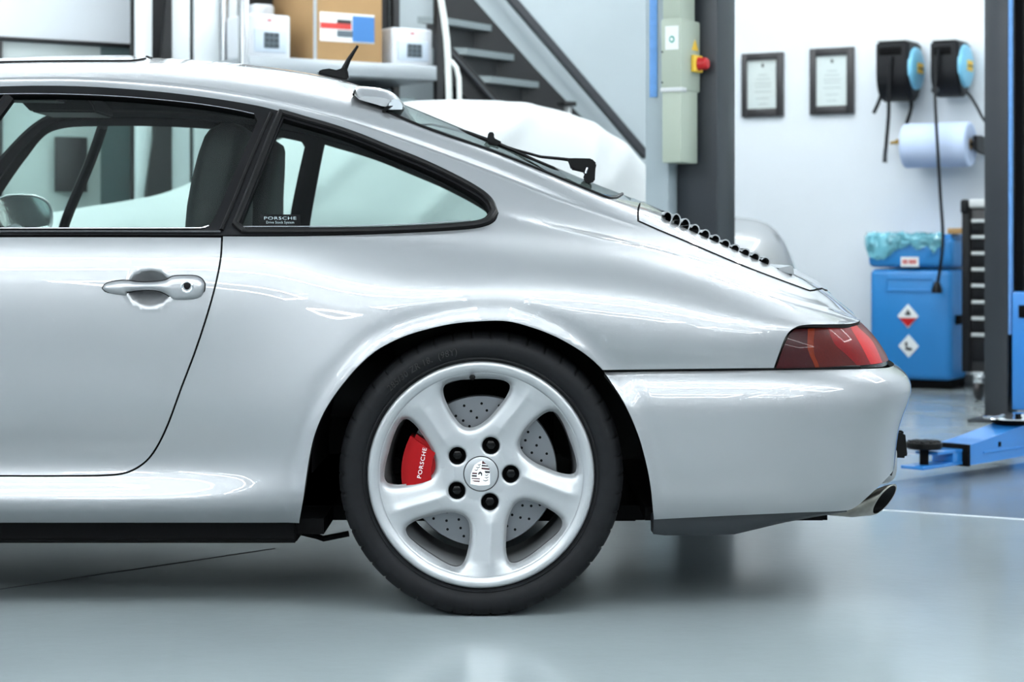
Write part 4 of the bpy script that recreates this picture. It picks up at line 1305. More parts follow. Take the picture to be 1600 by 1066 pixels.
# high brake light housing on the rear edge of the roof
def cap_sec(pts, y): return [(W(px, py, .62)[0], y, W(px, py, .62)[2]) for px, py in pts]
prof = [(553, 147), (556, 140), (563, 136.5), (580, 137), (600, 140), (615, 146), (625, 155), (632, 168), (628, 172), (604, 172), (590, 165), (570, 156)]
secs = [(.50, .42), (.515, .72), (.54, .92), (.60, 1.0), (.75, 1.02), (YC, 1.03)]
secs = secs + [(2 * YC - y, s_) for y, s_ in secs[:-1][::-1]]
V, F = [], []
pr = np.array(smooth_poly(prof, 4)); base_c = np.array([600, 171])
for y, s_ in secs:
    q = base_c + (pr - base_c) * [1 - (1 - s_) * .5, s_]
    V += [(W(a_[0], a_[1], .62)[0], y, W(a_[0], a_[1], .62)[2]) for a_ in q]
n = len(pr)
F = [(i * n + j, i * n + (j + 1) % n, (i + 1) * n + (j + 1) % n, (i + 1) * n + j) for i in range(len(secs) - 1) for j in range(n)]
F += [tuple(range(n)), tuple((len(secs) - 1) * n + j for j in range(n - 1, -1, -1))]
m = MB(); m.add(V, F); hb = m.obj('brake_light_housing', 'paint', car, angle=50)
m = MB(); m.tube([W(552, 148, .505), W(553.5, 143, .52), W(557, 139, .55), (W(562, 136.6, .62)[0], .62, W(562, 136.6, .62)[2])], .0032, 8); m.obj('housing_gasket', 'rubber', hb)
lensp = [(602, 171), (606, 162), (613, 154.5), (620, 154), (627, 161), (630.5, 169), (626, 171)]
m = MB(); m.prism([(W(x_, y_, .495)[0], W(x_, y_, .495)[2]) for x_, y_ in lensp], .497, .52, 'y', .003); m.obj('housing_end', 'chrome', hb)
m = MB(); m.prism([(W(x_, y_, .495)[0], W(x_, y_, .495)[2]) for x_, y_ in [(596, 174), (603, 166), (615, 165), (600, 176)]], .49, .51, 'y', .002); m.obj('housing_foot', 'gloss_black', hb)

# rear wiper
Yw = .70
m = MB()
m.tube([W(921, 262, Yw), W(912, 253, Yw), W(880, 248.5, Yw), (*W(845, 245, Yw),), W(805, 234, Yw), W(768, 221.5, Yw)], [.006, .0055, .0042, .0036, .0034, .0034], 8)
wip = m.obj('wiper', 'rubber', car)
m = MB(); m.prism([(W(x_, y_, Yw)[0], W(x_, y_, Yw)[2]) for x_, y_ in [(886, 248), (897, 247.5), (924, 248), (932, 256), (930, 265), (929, 284), (917, 288), (911, 279), (914, 270), (905, 268), (892, 265), (890, 258)]], Yw - .018, Yw + .018, 'y', .003); m.obj('wiper_pivot', 'rubber', wip)
m = MB(); m.tube([W(918, 262, Yw - .02), W(916, 267, Yw - .02), W(915, 271, Yw - .02)], .0032, 8); m.obj('pivot_bolt', 'chrome', wip)
m = MB(); m.tube([W(655, 195, Yw), W(675, 194.5, Yw), W(702, 200, Yw), W(730, 207, Yw), W(770, 222, Yw), W(800, 234, Yw), W(835, 250, Yw), W(865, 262, Yw), W(886, 277, Yw)], [.002, .003, .004, .005, .006, .005, .004, .0034, .002], 8); m.obj('wiper_blade', 'rubber', wip)
m = MB(); m.tube([W(664, 198, Yw), W(700, 210, Yw), W(760, 231, Yw), W(830, 255, Yw), W(886, 278, Yw)], .0028, 6); m.obj('wiper_rubber', 'rubber', wip)
m = MB(); m.prism([(W(x_, y_, Yw)[0], W(x_, y_, Yw)[2]) for x_, y_ in [(763, 208), (767, 206), (772, 208), (772, 216), (784, 222), (776, 228), (764, 227), (761, 219)]], Yw - .012, Yw + .012, 'y', .002); m.obj('wiper_clip', 'rubber', wip)
# rear window gasket
for far in (0, 1):
    q = [BODY.pos(u, v) + BODY.nor(u, v) * .001 for u, v in uv_rwin[:-4]]
    m = MB(); m.tube([(p[0], 2 * YC - p[1] if far else p[1], p[2]) for p in q], .0042, 6)
    m.obj('rear_window_seal', 'rubber', car)

# seats
def seat(Y):
    s_ = empty_part('seat')
    return s_
for Y0 in (.57, 1.23):
    back_px = [(298, 420), (303, 357), (305, 320), (308, 285), (316, 243), (325, 214), (335, 201), (350, 196), (372, 195), (388, 199), (394, 212), (392, 250), (387, 300), (384, 357), (380, 420)]
    Pk = [(W(x_, y_, .57)[0], W(x_, y_, .57)[2]) for x_, y_ in back_px]
    # cross-section widths by height
    V, F = [], []
    P2 = np.array(Pk)
    def wid(z): return float(np.interp(z, [.70, .80, .9, .98, 1.04, 1.10], [.25, .25, .23, .17, .135, .10]))
    zs = np.linspace(.72, P2[:, 1].max() - .002, 26)
    lf = P2[:8]; rt = P2[8:]
    secs = []
    for z in zs:
        xl = np.interp(z, lf[:, 1], lf[:, 0]); xr = np.interp(z, rt[::-1][:, 1], rt[::-1][:, 0])
        wd = wid(z); cx, hx = (xl + xr) / 2, (xr - xl) / 2
        secs.append([(cx + hx * math.copysign(abs(math.cos(t))**.6, math.cos(t)), Y0 + wd * math.copysign(abs(math.sin(t))**.6, math.sin(t)), z) for t in np.linspace(0, 2 * math.pi, 28, endpoint=False)])
    n = 28
    V = [p for s_ in secs for p in s_]
    F = [(i * n + j, i * n + (j + 1) % n, (i + 1) * n + (j + 1) % n, (i + 1) * n + j) for i in range(len(secs) - 1) for j in range(n)]
    F.append(tuple((len(secs) - 1) * n + j for j in range(n)))
    m = MB(); m.add(V, F)
    m.box(-1.25, -.66, Y0 - .25, Y0 + .25, .32, .48, .05, 3)
    m.box(-.80, -.62, Y0 - .25, Y0 + .25, .38, .76, .05, 3)
    m.obj('seat', 'leather', car, angle=60)
m = MB(); m.box(-.30, -.12, .36, 1.44, .52, .80, .05, 3); m.box(-.55, -.1, .35, 1.45, .40, .56, .05, 3); m.obj('rear_bench', 'leather', car)
m = MB(); m.box(-1.95, -1.55, .34, 1.46, .62, .86, .05, 3); m.obj('dashboard', 'leather', car)
m = MB(); m.box(.10, .35, .35, 1.45, .30, .70, .04, 3); m.obj('rear_bulkhead', 'headliner', car)
m = MB()
for i in range(40):
    t0 = 2 * math.pi * i / 40
pts = [(-1.42 + .06 * math.cos(t), .57 + .185 * math.sin(t), .80 + .175 * math.cos(t)) for t in np.linspace(0, 2 * math.pi, 40, endpoint=False)]
m.tube(pts, .014, 8, closed=True); m.tube([(-1.42, .57, .80), (-1.62, .57, .74)], .03, 10); m.obj('steering_wheel', 'leather', car)
for Y0 in (.57, 1.23):
    m = MB(); q = [W(45, 155, 1.23), W(155, 155, 1.23), W(167, 170, 1.23), (W(170, 182, 1.23)), W(70, 181, 1.23)]
    m.prism([(p[0], p[2]) for p in q], max(Y0 - .16, .62), min(Y0 + .16, 1.30), 'y', .006); m.obj('sun_visor', 'leather', car)
# door mirrors: housing bowl with the glass turned to the rear
for far in (False, True):
    Ym = 1.80 if far else 2 * YC - 1.80
    k = (D0 + 1.80) / FPX
    c = W(34, 338, 1.80)
    cx, cz = c[0], c[2]
    rot = Matrix.Translation((cx, Ym, cz)) @ Matrix.Rotation(math.radians(-52 if far else 52), 4, 'Z')
    def ring(ax, a_, b_, n=32): return [(ax, a_ * math.copysign(abs(math.cos(t))**.75, math.cos(t)), b_ * math.copysign(abs(math.sin(t))**.75, math.sin(t))) for t in np.linspace(0, 2 * math.pi, n, endpoint=False)]
    R_ = [ring(-.14, .02, .015), ring(-.13, .055, .035), ring(-.09, .085, .055), ring(-.04, .10, .066), ring(0, .105, .07), ring(.004, .10, .066), ring(-.006, .096, .062)]
    n = 32
    V = [p for r in R_ for p in r]
    F = [(i * n + j, i * n + (j + 1) % n, (i + 1) * n + (j + 1) % n, (i + 1) * n + j) for i in range(len(R_) - 1) for j in range(n)] + [tuple(range(n))]
    m = MB(); m.add(V, F); m.xf(rot)
    m.tube([(cx - .02, Ym, cz - .05), (cx - .02, Ym + (-.12 if far else .12), cz - .10)], [.03, .035], 12)
    hm = m.obj('door_mirror', 'paint', car, angle=60)
    m = MB(); g = ring(-.004, .096, .062); m.add(g + [(p[0] - .003, p[1], p[2]) for p in g], [tuple(range(n)), tuple(range(2 * n - 1, n - 1, -1))] + [(j, (j + 1) % n, n + (j + 1) % n, n + j) for j in range(n)]); m.xf(rot)
    m.obj('mirror_glass', 'chrome', hm, angle=30)
# ------------------------------------------------------------------ things along the far walls
class Frame:
    def __init__(s, x, y, rz):
        s.o = np.array([x, y, 0.0]); s.rz = rz
        s.M = Matrix.Translation((x, y, 0)) @ Matrix.Rotation(rz, 4, 'Z')
        c, q = math.cos(rz), math.sin(rz)
        s.R = np.array([[c, q, 0], [-q, c, 0], [0, 0, 1]])
    def at(s, px, py, y0):
        """photo pixel -> (x, z) on the plane y = y0 of this frame"""
        cam_p = np.array([0, -D0, CH]); d = np.array([(px - 800) / FPX, 1, (HY - py) / FPX])
        a = s.R @ (cam_p - s.o); b = s.R @ d
        t = (y0 - a[1]) / b[1]
        p = a + t * b
        return float(p[0]), float(p[2])
    def x(s, px, y0): return s.at(px, 380, y0)[0]
    def z(s, px, py, y0): return s.at(px, py, y0)[1]
    def root(s, name, x, y, z, label, cat, group=None):
        p = s.M @ Vector((x, y, z))
        return empty(name, p, s.rz, label, cat, group)
    def put(s, m, name, material, parent, **k):
        m.xf(s.M)
        return m.obj(name, material, parent, **k)
FR = Frame(CX, CY, AR); FL = Frame(CX, CY, AL)
mat('frame_black', (40, 38, 40), rough=.4)
mat('paper', (232, 234, 232), rough=.7)
mat('faint_print', (176, 178, 178), rough=.7)
mat('reel_black', (15, 16, 20), rough=.45, spec=.25)
mat('reel_blue', (120, 190, 220), rough=.4)
mat('yellow', (232, 190, 60), rough=.5)
mat('blue_plastic', (40, 128, 196), rough=.38)
mat('blue_steel', (40, 122, 196), rough=.3, coat=.6)
mat('roll_paper', (190, 205, 232), rough=.8)
mat('brass', (150, 120, 60), rough=.3, metal=1)
mat('bag', (112, 182, 198), rough=.22, coat=.6, noise=(9, .35))
mat('cardboard', (176, 140, 92), rough=.8, noise=(6, .06))
mat('red', (190, 24, 30), rough=.35)
mat('red_label', (200, 60, 55), rough=.6)
mat('light_grey', (205, 208, 208), rough=.45)
mat('box_green', (170, 180, 164), rough=.45)
mat('silver_handle', (186, 190, 190), rough=.35, metal=.3)
mat('teal_print', (60, 160, 140), rough=.6)
mat('column_pale', (158, 170, 175), rough=.5)
mat('tape_blue', (104, 156, 216), rough=.6, noise=(30, .08))
mat('cabinet_green', (172, 182, 170), rough=.5)

# framed sheets
for (xa, xb, ya, yb, bd, lab) in ((1158, 1222.5, 82.5, 182.5, (.034, .042, .042, .05), 'black framed white certificate between the dark post and the other frame'), (1264.5, 1333, 74.5, 178.5, (.038, .042, .045, .05), 'black framed white certificate next to the hose reels')):
    y = -.03; mid = (xa + xb) / 2
    x0, x1 = FR.x(xa, y), FR.x(xb, y); z1, z0 = FR.z(mid, ya, y), FR.z(mid, yb, y)
    r = FR.root('picture_frame', (x0 + x1) / 2, 0, z0, lab, 'picture frame')
    l, rr_, t, b = bd
    m = MB(); m.box(x0, x0 + l, y, -.001, z0, z1, .003); m.box(x1 - rr_, x1, y, -.001, z0, z1, .003); m.box(x0 + l, x1 - rr_, y, -.001, z1 - t, z1, .003); m.box(x0 + l, x1 - rr_, y, -.001, z0, z0 + b, .003)
    FR.put(m, 'frame', 'frame_black', r)
    m = MB(); m.box(x0 + l * .8, x1 - rr_ * .8, -.014, -.006, z0 + b * .8, z1 - t * .8); sh = FR.put(m, 'paper_sheet', 'paper', r, smooth=False)
    xm = (x0 + x1) / 2; zt = z1 - t - .03
    m = MB(); m.prism([(xm - .009, zt), (xm, zt + .013), (xm + .009, zt), (xm + .005, zt - .014), (xm - .005, zt - .014)], -.0152, -.0142, 'y'); FR.put(m, 'emblem', 'frame_black', sh, smooth=False)
    for i, (dz, hw) in enumerate(((.06, .03), (.085, .045), (.11, .055), (.13, .05), (.16, .055), (.20, .04), (.235, .03))):
        m = MB(); m.box(xm - hw, xm + hw, -.0152, -.0142, zt - dz - .002, zt - dz + .002); FR.put(m, 'print_line', 'faint_print', sh, smooth=False)
    m = MB(); m.box(x0 + l * .8, x1 - rr_ * .8, -.021, -.019, z0 + b * .8, z1 - t * .8); FR.put(m, 'glass_pane', 'clear_glass', r, smooth=False)

def hang(pts, y0s):
    out = []
    for (px, py), y in zip(pts, y0s):
        x, z = FR.at(px, py, y); out.append((x, y, z))
    return out
def curve3(P, n=6):
    P = np.array(P, float); return [tuple(p) for p in smooth_poly(P, np.linalg.norm(np.diff(P, axis=0), axis=1).mean() / n, closed=False, sharp=179)]
for i, (xa, xb, yt, yb, lab) in enumerate(((1368, 1419, 64, 157, 'black and light blue hose reel on the wall with an open hose end'), (1453, 1497, 63, 150, 'black and light blue cable reel on the wall above the paper roll'))):
    yf = -.27
    x0, x1 = FR.x(xa, yf), FR.x(xb, yf)
    zt, zb = FR.z((xa + xb) / 2, yt, yf), FR.z((xa + xb) / 2, yb, yf)
    r = FR.root('hose_reel' if i == 0 else 'cable_reel', (x0 + x1) / 2, 0, zb, lab, 'hose reel' if i == 0 else 'cable reel')
    h = zt - zb; rc = h * .46
    yc, zc = -.145, zb + rc
    prof = [(-.03, zt), (yf, zt), (yf, zt - .10)] + [(yc + (yf - yc) * math.cos(t), zc - rc * math.sin(t)) for t in np.linspace(.0, math.pi, 14)] + [(-.02, zt - .1)]
    m = MB(); m.prism(prof, x0, x1, 'x', .012); body = FR.put(m, 'housing', 'reel_black', r, angle=50)
    m = MB(); m.box(x0 + .02, x1 - .04, yf - .003, yf + .01, zt - .08, zt - .035, .004); FR.put(m, 'hose_outlet', 'black', body)
    m = MB(); m.box(x0, x1 - .02, yf - .002, -.03, zt, zt + .012, .003); FR.put(m, 'mounting_bracket', 'light_grey', r)
    m = MB(); m.lathe([(.001, x1 + .030), (.09, x1 + .028), (.118, x1 + .016), (.122, x1 + .002), (.122, x1 - .005)], 40, 'x', c=(0, yc, zc + .03)); dsc = FR.put(m, 'side_cover', 'reel_blue', r)
    m = MB(); m.box(x1 + .029, x1 + .034, yc - .05, yc + .05, zc - .0, zc + .06, .002); FR.put(m, 'label_plate', 'yellow', dsc)
    m = MB(); m.box(x1 + .0345, x1 + .0355, yc - .05, yc + .05, zc + .025, zc + .033); m.cur = 0; FR.put(m, 'label_band', 'reel_black', dsc)
    if i == 0:
        m = MB(); m.tube(curve3(hang([(1393, 88), (1391, 115), (1389, 150), (1388.5, 180), (1386, 210), (1384, 235)], [-.28] * 6)), .011, 8); hz = FR.put(m, 'hose', 'reel_black', r)
        m = MB(); m.tube(hang([(1384, 232), (1383, 243), (1382.5, 254)], [-.28] * 3), [.013, .012, .014], 8); FR.put(m, 'hose_nozzle', 'dark_steel', hz)
        m = MB(); m.tube(curve3(hang([(1377, 148), (1372, 162), (1365, 177)], [-.2] * 3)), .011, 8); FR.put(m, 'hose_stub', 'reel_black', r)
        m = MB(); m.tube(curve3(hang([(1420, 142), (1424, 162), (1421, 180), (1413, 203), (1409, 222)], [-.1, -.1, -.1, -.1, -.08])), .011, 8); FR.put(m, 'feed_hose', 'reel_black', r)
    else:
        m = MB(); m.tube(curve3(hang([(1467, 76), (1463, 110), (1461, 140), (1462, 175), (1465, 230), (1469, 300), (1473, 360), (1472, 395), (1468, 425), (1465, 442)], [-.29, -.3, -.34, -.38, -.40, -.41, -.41, -.41, -.41, -.41])), .009, 8); hz = FR.put(m, 'cable', 'reel_black', r)
        m = MB(); m.lathe([(.001, -.02), (.018, -.014), (.022, 0), (.018, .014), (.001, .02)], 14, 'z', c=hang([(1461, 141)], [-.285])[0]); FR.put(m, 'cable_stop', 'dark_steel', hz)
        c = hang([(1464, 450)], [-.41])[0]
        m = MB(); m.lathe([(.012, .035), (.02, .02), (.028, -.005), (.03, -.028), (.001, -.03)], 14, 'z', c=c); FR.put(m, 'cable_plug', 'reel_black', hz)
        m = MB(); m.tube(curve3(hang([(1504, 138), (1516, 150), (1527, 168), (1536, 185), (1548, 200)], [-.1] * 5)), .008, 8); FR.put(m, 'feed_cable', 'reel_black', r)
# paper roll on its holder
yc = -.21
x0, x1 = FR.x(1415, yc), FR.x(1517, yc); zt, zb = FR.z(1465, 190, yc - .1), FR.z(1465, 260.5, yc - .1)
rr_ = (zt - zb) / 2; zc = (zt + zb) / 2
r = FR.root('paper_roll', (x0 + x1) / 2, yc, zb, 'big roll of pale blue wiping paper on the wall under the reels', 'paper roll')
m = MB(); m.lathe([(.03, x0), (rr_ - .006, x0), (rr_, x0 + .006), (rr_, x1 - .006), (rr_ - .006, x1), (.036, x1), (.034, x1 - .01), (.03, x1 - .02)], 48, 'x', c=(0, yc, zc)); FR.put(m, 'paper', 'roll_paper', r)
m = MB(); m.lathe([(.034, x1 - .012), (.03, x1 + .002), (.022, x1 + .002), (.022, x0), (.03, x0)], 24, 'x', c=(0, yc, zc)); FR.put(m, 'core', 'cardboard', r)
r = FR.root('roll_holder', x1 + .05, -.02, zc - .06, 'black wall bracket that carries the pale blue paper roll', 'bracket')
m = MB(); m.tube([(x0 - .03, yc, zc), (x1 + .05, yc, zc)], .012, 10); FR.put(m, 'spindle', 'reel_black', r)
m = MB(); m.prism([(yc - .05, zc + .045), (yc + .05, zc + .05), (0, zc + .03), (0, zc - .06), (yc + .03, zc - .05), (yc - .05, zc - .03)], x1 + .025, x1 + .05, 'x', .004); FR.put(m, 'bracket_arm', 'reel_black', r)
m = MB(); m.prism([(yc + .05, zc + .04), (0, zc + .03), (0, zc - .04), (yc + .05, zc - .03)], x0 - .045, x0 - .025, 'x', .004); FR.put(m, 'bracket_arm', 'reel_black', r)
# brass valve
x, z = FR.at(1406, 222, -.06)
r = FR.root('air_valve', x, 0, z - .03, 'brass air valve on the wall at the end of the paper roll', 'valve')
m = MB(); m.tube([(x, 0, z), (x, -.06, z), (x, -.10, z)], [.018, .02, .016], 12); FR.put(m, 'valve_body', 'brass', r)
m = MB(); m.tube([(x - .05, -.08, z - .005), (x, -.08, z), ], [.008, .012], 8); FR.put(m, 'valve_lever', 'brass', r)
m = MB(); m.tube([(x + .005, -.06, z), (x + .012, -.06, z + .05)], [.014, .01], 10); FR.put(m, 'hose_coupling', 'brass', r)

# blue waste container
yf = -.335
x0, x1 = FR.x(1356.5, yf), FR.x(1488, yf); zt = FR.z(1420, 372, yf); zb = FR.z(1420, 597, yf)
dp = .30
r = FR.root('waste_container', (x0 + x1) / 2, yf + dp / 2, 0, 'blue plastic waste container with hazard diamonds and a liner bag', 'container')
m = MB(); m.box(x0 + .006, x1 - .006, yf + .006, yf + dp, .05, zt - .175, .03, 3); FR.put(m, 'body', 'blue_plastic', r)
m = MB(); m.box(x0 - .002, x1 + .002, yf - .004, yf + dp + .004, zt - .165, zt, .03, 3); FR.put(m, 'collar', 'blue_plastic', r)
m = MB(); m.box(x0 + .02, x1 - .02, yf + .05, yf + dp - .02, zt - .005, zt + .022, .01, 2); FR.put(m, 'lid', 'blue_plastic', r)
m = MB(); m.box(x0 + .02, x1 - .02, yf + .03, yf + dp, 0.0, .06, .01); FR.put(m, 'plinth', 'black', r)
def fx(px): return FR.x(px, yf)
def fz(py): return FR.z(1420, py, yf)
for (a, b, c, d) in ((1383, 1457, 434, 456),):
    for (q0, q1, q2, q3) in ((a, b, c, c + 3), (a, b, d - 3, d), (a, a + 3, c + 3, d - 3), (b - 3, b, c + 3, d - 3)):
        m = MB(); m.box(fx(q0), fx(q1), yf - .001, yf + .02, fz(q3), fz(q2), .002); FR.put(m, 'panel_rib', 'blue_plastic', r)
for px in (1393, 1452):
    m = MB(); m.box(fx(px - 5), fx(px + 5), yf - .012, yf + .01, fz(402), fz(384), .004); FR.put(m, 'lid_clip', 'blue_plastic', r)
m = MB(); m.box(fx(1408), fx(1436), yf - .006, yf - .002, fz(416.5), fz(401.5)); lb = FR.put(m, 'label', 'white_print', r, smooth=False)
for i, (a, b) in enumerate(((1411, 1414.5), (1415.5, 1418.5), (1421, 1424), (1425, 1428), (1429, 1432))):
    m = MB(); m.box(fx(a), fx(b), yf - .0072, yf - .006, fz(412.5), fz(405.5)); FR.put(m, 'label_print', 'red_label', lb, smooth=False)
def diamond(cx, cy, hw, hh):
    m = MB(); m.prism([(fx(cx - hw), fz(cy)), (fx(cx), fz(cy - hh)), (fx(cx + hw), fz(cy)), (fx(cx), fz(cy + hh))], yf + .001, yf + .006, 'y')
    return FR.put(m, 'hazard_diamond', 'white_print', r, smooth=False)
d1 = diamond(1418.5, 494, 16.5, 19)
m = MB(); m.prism([(fx(1404.5), fz(497)), (fx(1432.5), fz(497)), (fx(1418.5), fz(511.5))], yf - .0005, yf + .001, 'y'); FR.put(m, 'red_half', 'red', d1, smooth=False)
m = MB(); m.prism([(fx(a), fz(b)) for a, b in ((1414.5, 493), (1414, 488), (1416.5, 489), (1417.5, 483), (1421, 487), (1423, 490), (1422.5, 493))], yf - .0005, yf + .001, 'y'); FR.put(m, 'flame_symbol', 'frame_black', d1, smooth=False)
d2 = diamond(1419.5, 541, 16, 18)
m = MB(); m.prism([(fx(a), fz(b)) for a, b in ((1414, 547), (1415.5, 543), (1413.5, 537), (1415, 534), (1418, 535.5), (1417.5, 543), (1423, 543.5), (1426, 546), (1423, 548))], yf - .0005, yf + .001, 'y'); FR.put(m, 'tree_symbol', 'frame_black', d2, smooth=False)
m = MB(); m.box(x1 - .002, x1 + .02, yf + .06, yf + .16, fz(506), fz(492), .004); FR.put(m, 'side_latch', 'black', r)
# crumpled liner bag folded over the rim
def crumple(pts_top, y_out, drop, seed, name, root):
    rg = np.random.default_rng(seed)
    n, mrow = len(pts_top), 9
    V, F = [], []
    for i, (x, y) in enumerate(pts_top):
        for j in range(mrow):
            t = j / (mrow - 1)
            lift_ = .025 * math.sin(t * math.pi * .5) if j < 2 else 0
            z = zt + .03 - drop[i] * max(0, t - .15) / .85 + rg.normal(0, .004)
            o = -.012 - .018 * math.sin(t * 3.0) + rg.normal(0, .0055)
            V.append((x + y_out[i][0] * -o + rg.normal(0, .003), y + y_out[i][1] * -o, z))
    for i in range(n - 1):
        for j in range(mrow - 1):
            F.append((i * mrow + j, (i + 1) * mrow + j, (i + 1) * mrow + j + 1, i * mrow + j + 1))
    m = MB(); m.add(V, F)
    return FR.put(m, name, 'bag', root, angle=25)
xs = np.linspace(x0, fx(1474), 34)
top_pts = [(x0 - .0, y) for y in np.linspace(yf + .26, yf + .02, 10)] + [(x, yf) for x in xs]
outs = [(-1, 0)] * 10 + [(0, -1)] * 34
drops = [.10] * 10 + list(.03 + .13 * np.interp(np.arange(34), [0, 4, 9, 14, 19, 22, 26, 29, 33], [.72, 1.0, .85, .45, .3, .5, .35, .62, .2]))
bag = crumple(top_pts, outs, drops, 3, 'liner_bag', None)
tag(bag, 'crumpled blue-green plastic bag folded over the rim of the blue container', 'bag')
rg = np.random.default_rng(5)
m = MB(); m.box(fx(1476), fx(1504), yf + .05, yf + .2, zt + .0225, zt + .055, .003); o = FR.put(m, 'cardboard_strip', 'cardboard', None)
tag(o, 'brown cardboard offcut on the blue container beside the tool trolley', 'cardboard')

# tool trolley
yf = -.95
x0, x1 = FR.x(1502.5, yf), FR.x(1502.5, yf) + .74; dp = .42
def fx(px): return FR.x(px, yf)
def fz(py): return FR.z(1520, py, yf)
zb, zt = fz(582), fz(322)
r = FR.root('tool_trolley', (x0 + x1) / 2, yf + dp / 2, 0, 'black tool trolley with eight drawers half hidden by the lift post', 'tool trolley')
m = MB(); m.box(x0, x1, yf + .012, yf + dp, zb, zt, .012, 2); FR.put(m, 'cabinet', 'frame_black', r)
m = MB(); m.box(x0, fx(1516), yf - .004, yf + .03, zb, zt, .008, 2); FR.put(m, 'corner_post', 'reel_black', r)
m = MB(); m.box(fx(1514), x1 - .02, yf - .01, yf + dp, zt - .01, zt + .035, .012, 3); FR.put(m, 'worktop', 'light_grey', r)
m = MB(); m.box(fx(1501), fx(1514), yf - .015, yf + .05, zt - .04, zt + .035, .014, 3); FR.put(m, 'push_handle', 'reel_black', r)
ys = [346, 371, 396.5, 421.5, 447, 472.5, 498, 523.5]
for i, y in enumerate(ys):
    zl = fz(ys[i + 1] - 5) if i < 7 else fz(566)
    m = MB(); m.box(fx(1518), x1 - .03, yf + .0, yf + .3, zl + .003, fz(y - 4), .004); dw = FR.put(m, 'drawer', 'reel_black', r)
    m = MB(); m.box(fx(1518.5), x1 - .035, yf - .014, yf + .002, fz(y + 2.5), fz(y - 3), .003); FR.put(m, 'drawer_handle', 'silver_handle', dw)
for xx in (fx(1524), x1 - .08):
    for yy in (yf + .06, yf + dp - .06):
        m = MB(); m.lathe([(.001, -.016), (.045, -.016), (.05, -.01), (.05, .01), (.045, .016), (.001, .016)], 24, 'x', c=(xx, yy, .0505)); cs = FR.put(m, 'castor', 'frame_black', r)
        m = MB(); m.box(xx - .024, xx + .024, yy - .03, yy + .03, .085, zb - .012, .006); m.box(xx - .035, xx + .035, yy - .04, yy + .04, zb - .014, zb + .002, .003); FR.put(m, 'castor_fork', 'chrome', cs)

# ------------------------------------------------------------------ lift posts, control box, lift arm
def rot_box(cx_px, d, wd, dp, rz=AR):
    return Frame((cx_px - 800) / FPX * d, d - D0, rz)
F1 = Frame((1103.5 - 800) / FPX * 7.35, 7.35 - D0, AR)
r = F1.root('lift_post', 0, 0, 0, 'dark grey steel lift post carrying the control box beside the pale column', 'lift post')
m = MB(); m.box(-.083, .083, -.085, .085, .012, 3.0, .006); F1.put(m, 'column', 'dark_steel', r)
m = MB(); m.box(-.15, .15, -.15, .15, 0, .014, .003); F1.put(m, 'base_plate', 'dark_steel', r)
m = MB(); m.box(-.095, -.083, -.06, .06, .3, 2.9, .002); F1.put(m, 'guide_rail', 'dark_steel', r)
F2 = Frame((1034 - 800) / FPX * 7.32, 7.32 - D0, AR)
m = MB(); m.box(-.049, .049, -.045, .045, 0, 3.0, .008); o = F2.put(m, 'column_pale', 'column_pale', None); o.name = 'square_column'
tag(o, 'pale grey square column standing left of the dark lift post', 'column')
yq = -.0455
m = MB(); m.box(F2.x(1015.5, yq), F2.x(1027.5, yq), -.0505, yq, F2.z(1021, 152, yq), F2.z(1021, -160, yq), .0015); o = F2.put(m, 'tape_strip', 'tape_blue', None)
tag(o, 'blue tape strip running down the pale square column', 'tape')
# control box hung on the post's front
F3 = Frame((1064 - 800) / FPX * 7.12, 7.12 - D0, AR)
k = 7.1 / FPX
r = F3.root('control_box', 0, 0, F3.z(1062, 256, 0), 'pale green electrical control box with a red and yellow switch', 'control box')
def bz(py): return F3.z(1062, py, 0)
m = MB(); m.box(-.078, .0, 0, .150, bz(254), bz(138), .006); F3.put(m, 'lower_housing', 'box_green', r)
m = MB(); m.box(-.080, .004, -.004, .165, bz(141), bz(28), .008); F3.put(m, 'upper_housing', 'box_green', r)
m = MB(); m.box(-.076, -.002, .002, .13, bz(30), bz(-60), .006); F3.put(m, 'cable_duct', 'box_green', r)
m = MB(); m.box(-.082, .006, -.006, .04, bz(143), bz(136), .003); F3.put(m, 'housing_seam', 'light_grey', r)
m = MB(); m.box(-.061, -.008, -.006, -.003, bz(77), bz(40)); lb = F3.put(m, 'sticker', 'white_print', r, smooth=False)
m = MB(); V = [(-.034 + .011 * math.cos(t), bz(61) + .013 * math.sin(t)) for t in np.linspace(0, 2 * math.pi, 16, endpoint=False)]; m.prism(V, -.0075, -.006, 'y'); sy = F3.put(m, 'sticker_symbol', 'teal_print', lb, smooth=False)
m = MB(); V = [(-.034 + .006 * math.cos(t), bz(61) + .007 * math.sin(t)) for t in np.linspace(0, 2 * math.pi, 16, endpoint=False)]; m.prism(V, -.0082, -.0075, 'y'); F3.put(m, 'sticker_symbol', 'white_print', lb, smooth=False)
m = MB(); m.prism([(.085, bz(75)), (.142, bz(75)), (.114, bz(58))], .004, .006, 'x'); F3.put(m, 'warning_triangle', 'yellow', r, smooth=False)
m = MB(); m.box(.004, .022, .078, .148, bz(110), bz(83), .004); sw = F3.put(m, 'switch_plate', 'yellow', r)
m = MB(); m.lathe([(.001, .058), (.016, .058), (.022, .052), (.024, .03), (.026, .02)], 20, 'x', c=(0, .113, bz(96.5))); F3.put(m, 'switch_knob', 'red', sw)
for py in (80, 128):
    m = MB(); m.lathe([(.001, -.0065), (.004, -.006), (.004, -.003)], 8, 'y', c=(-.074, 0, bz(py))); F3.put(m, 'screw', 'dark_steel', r)
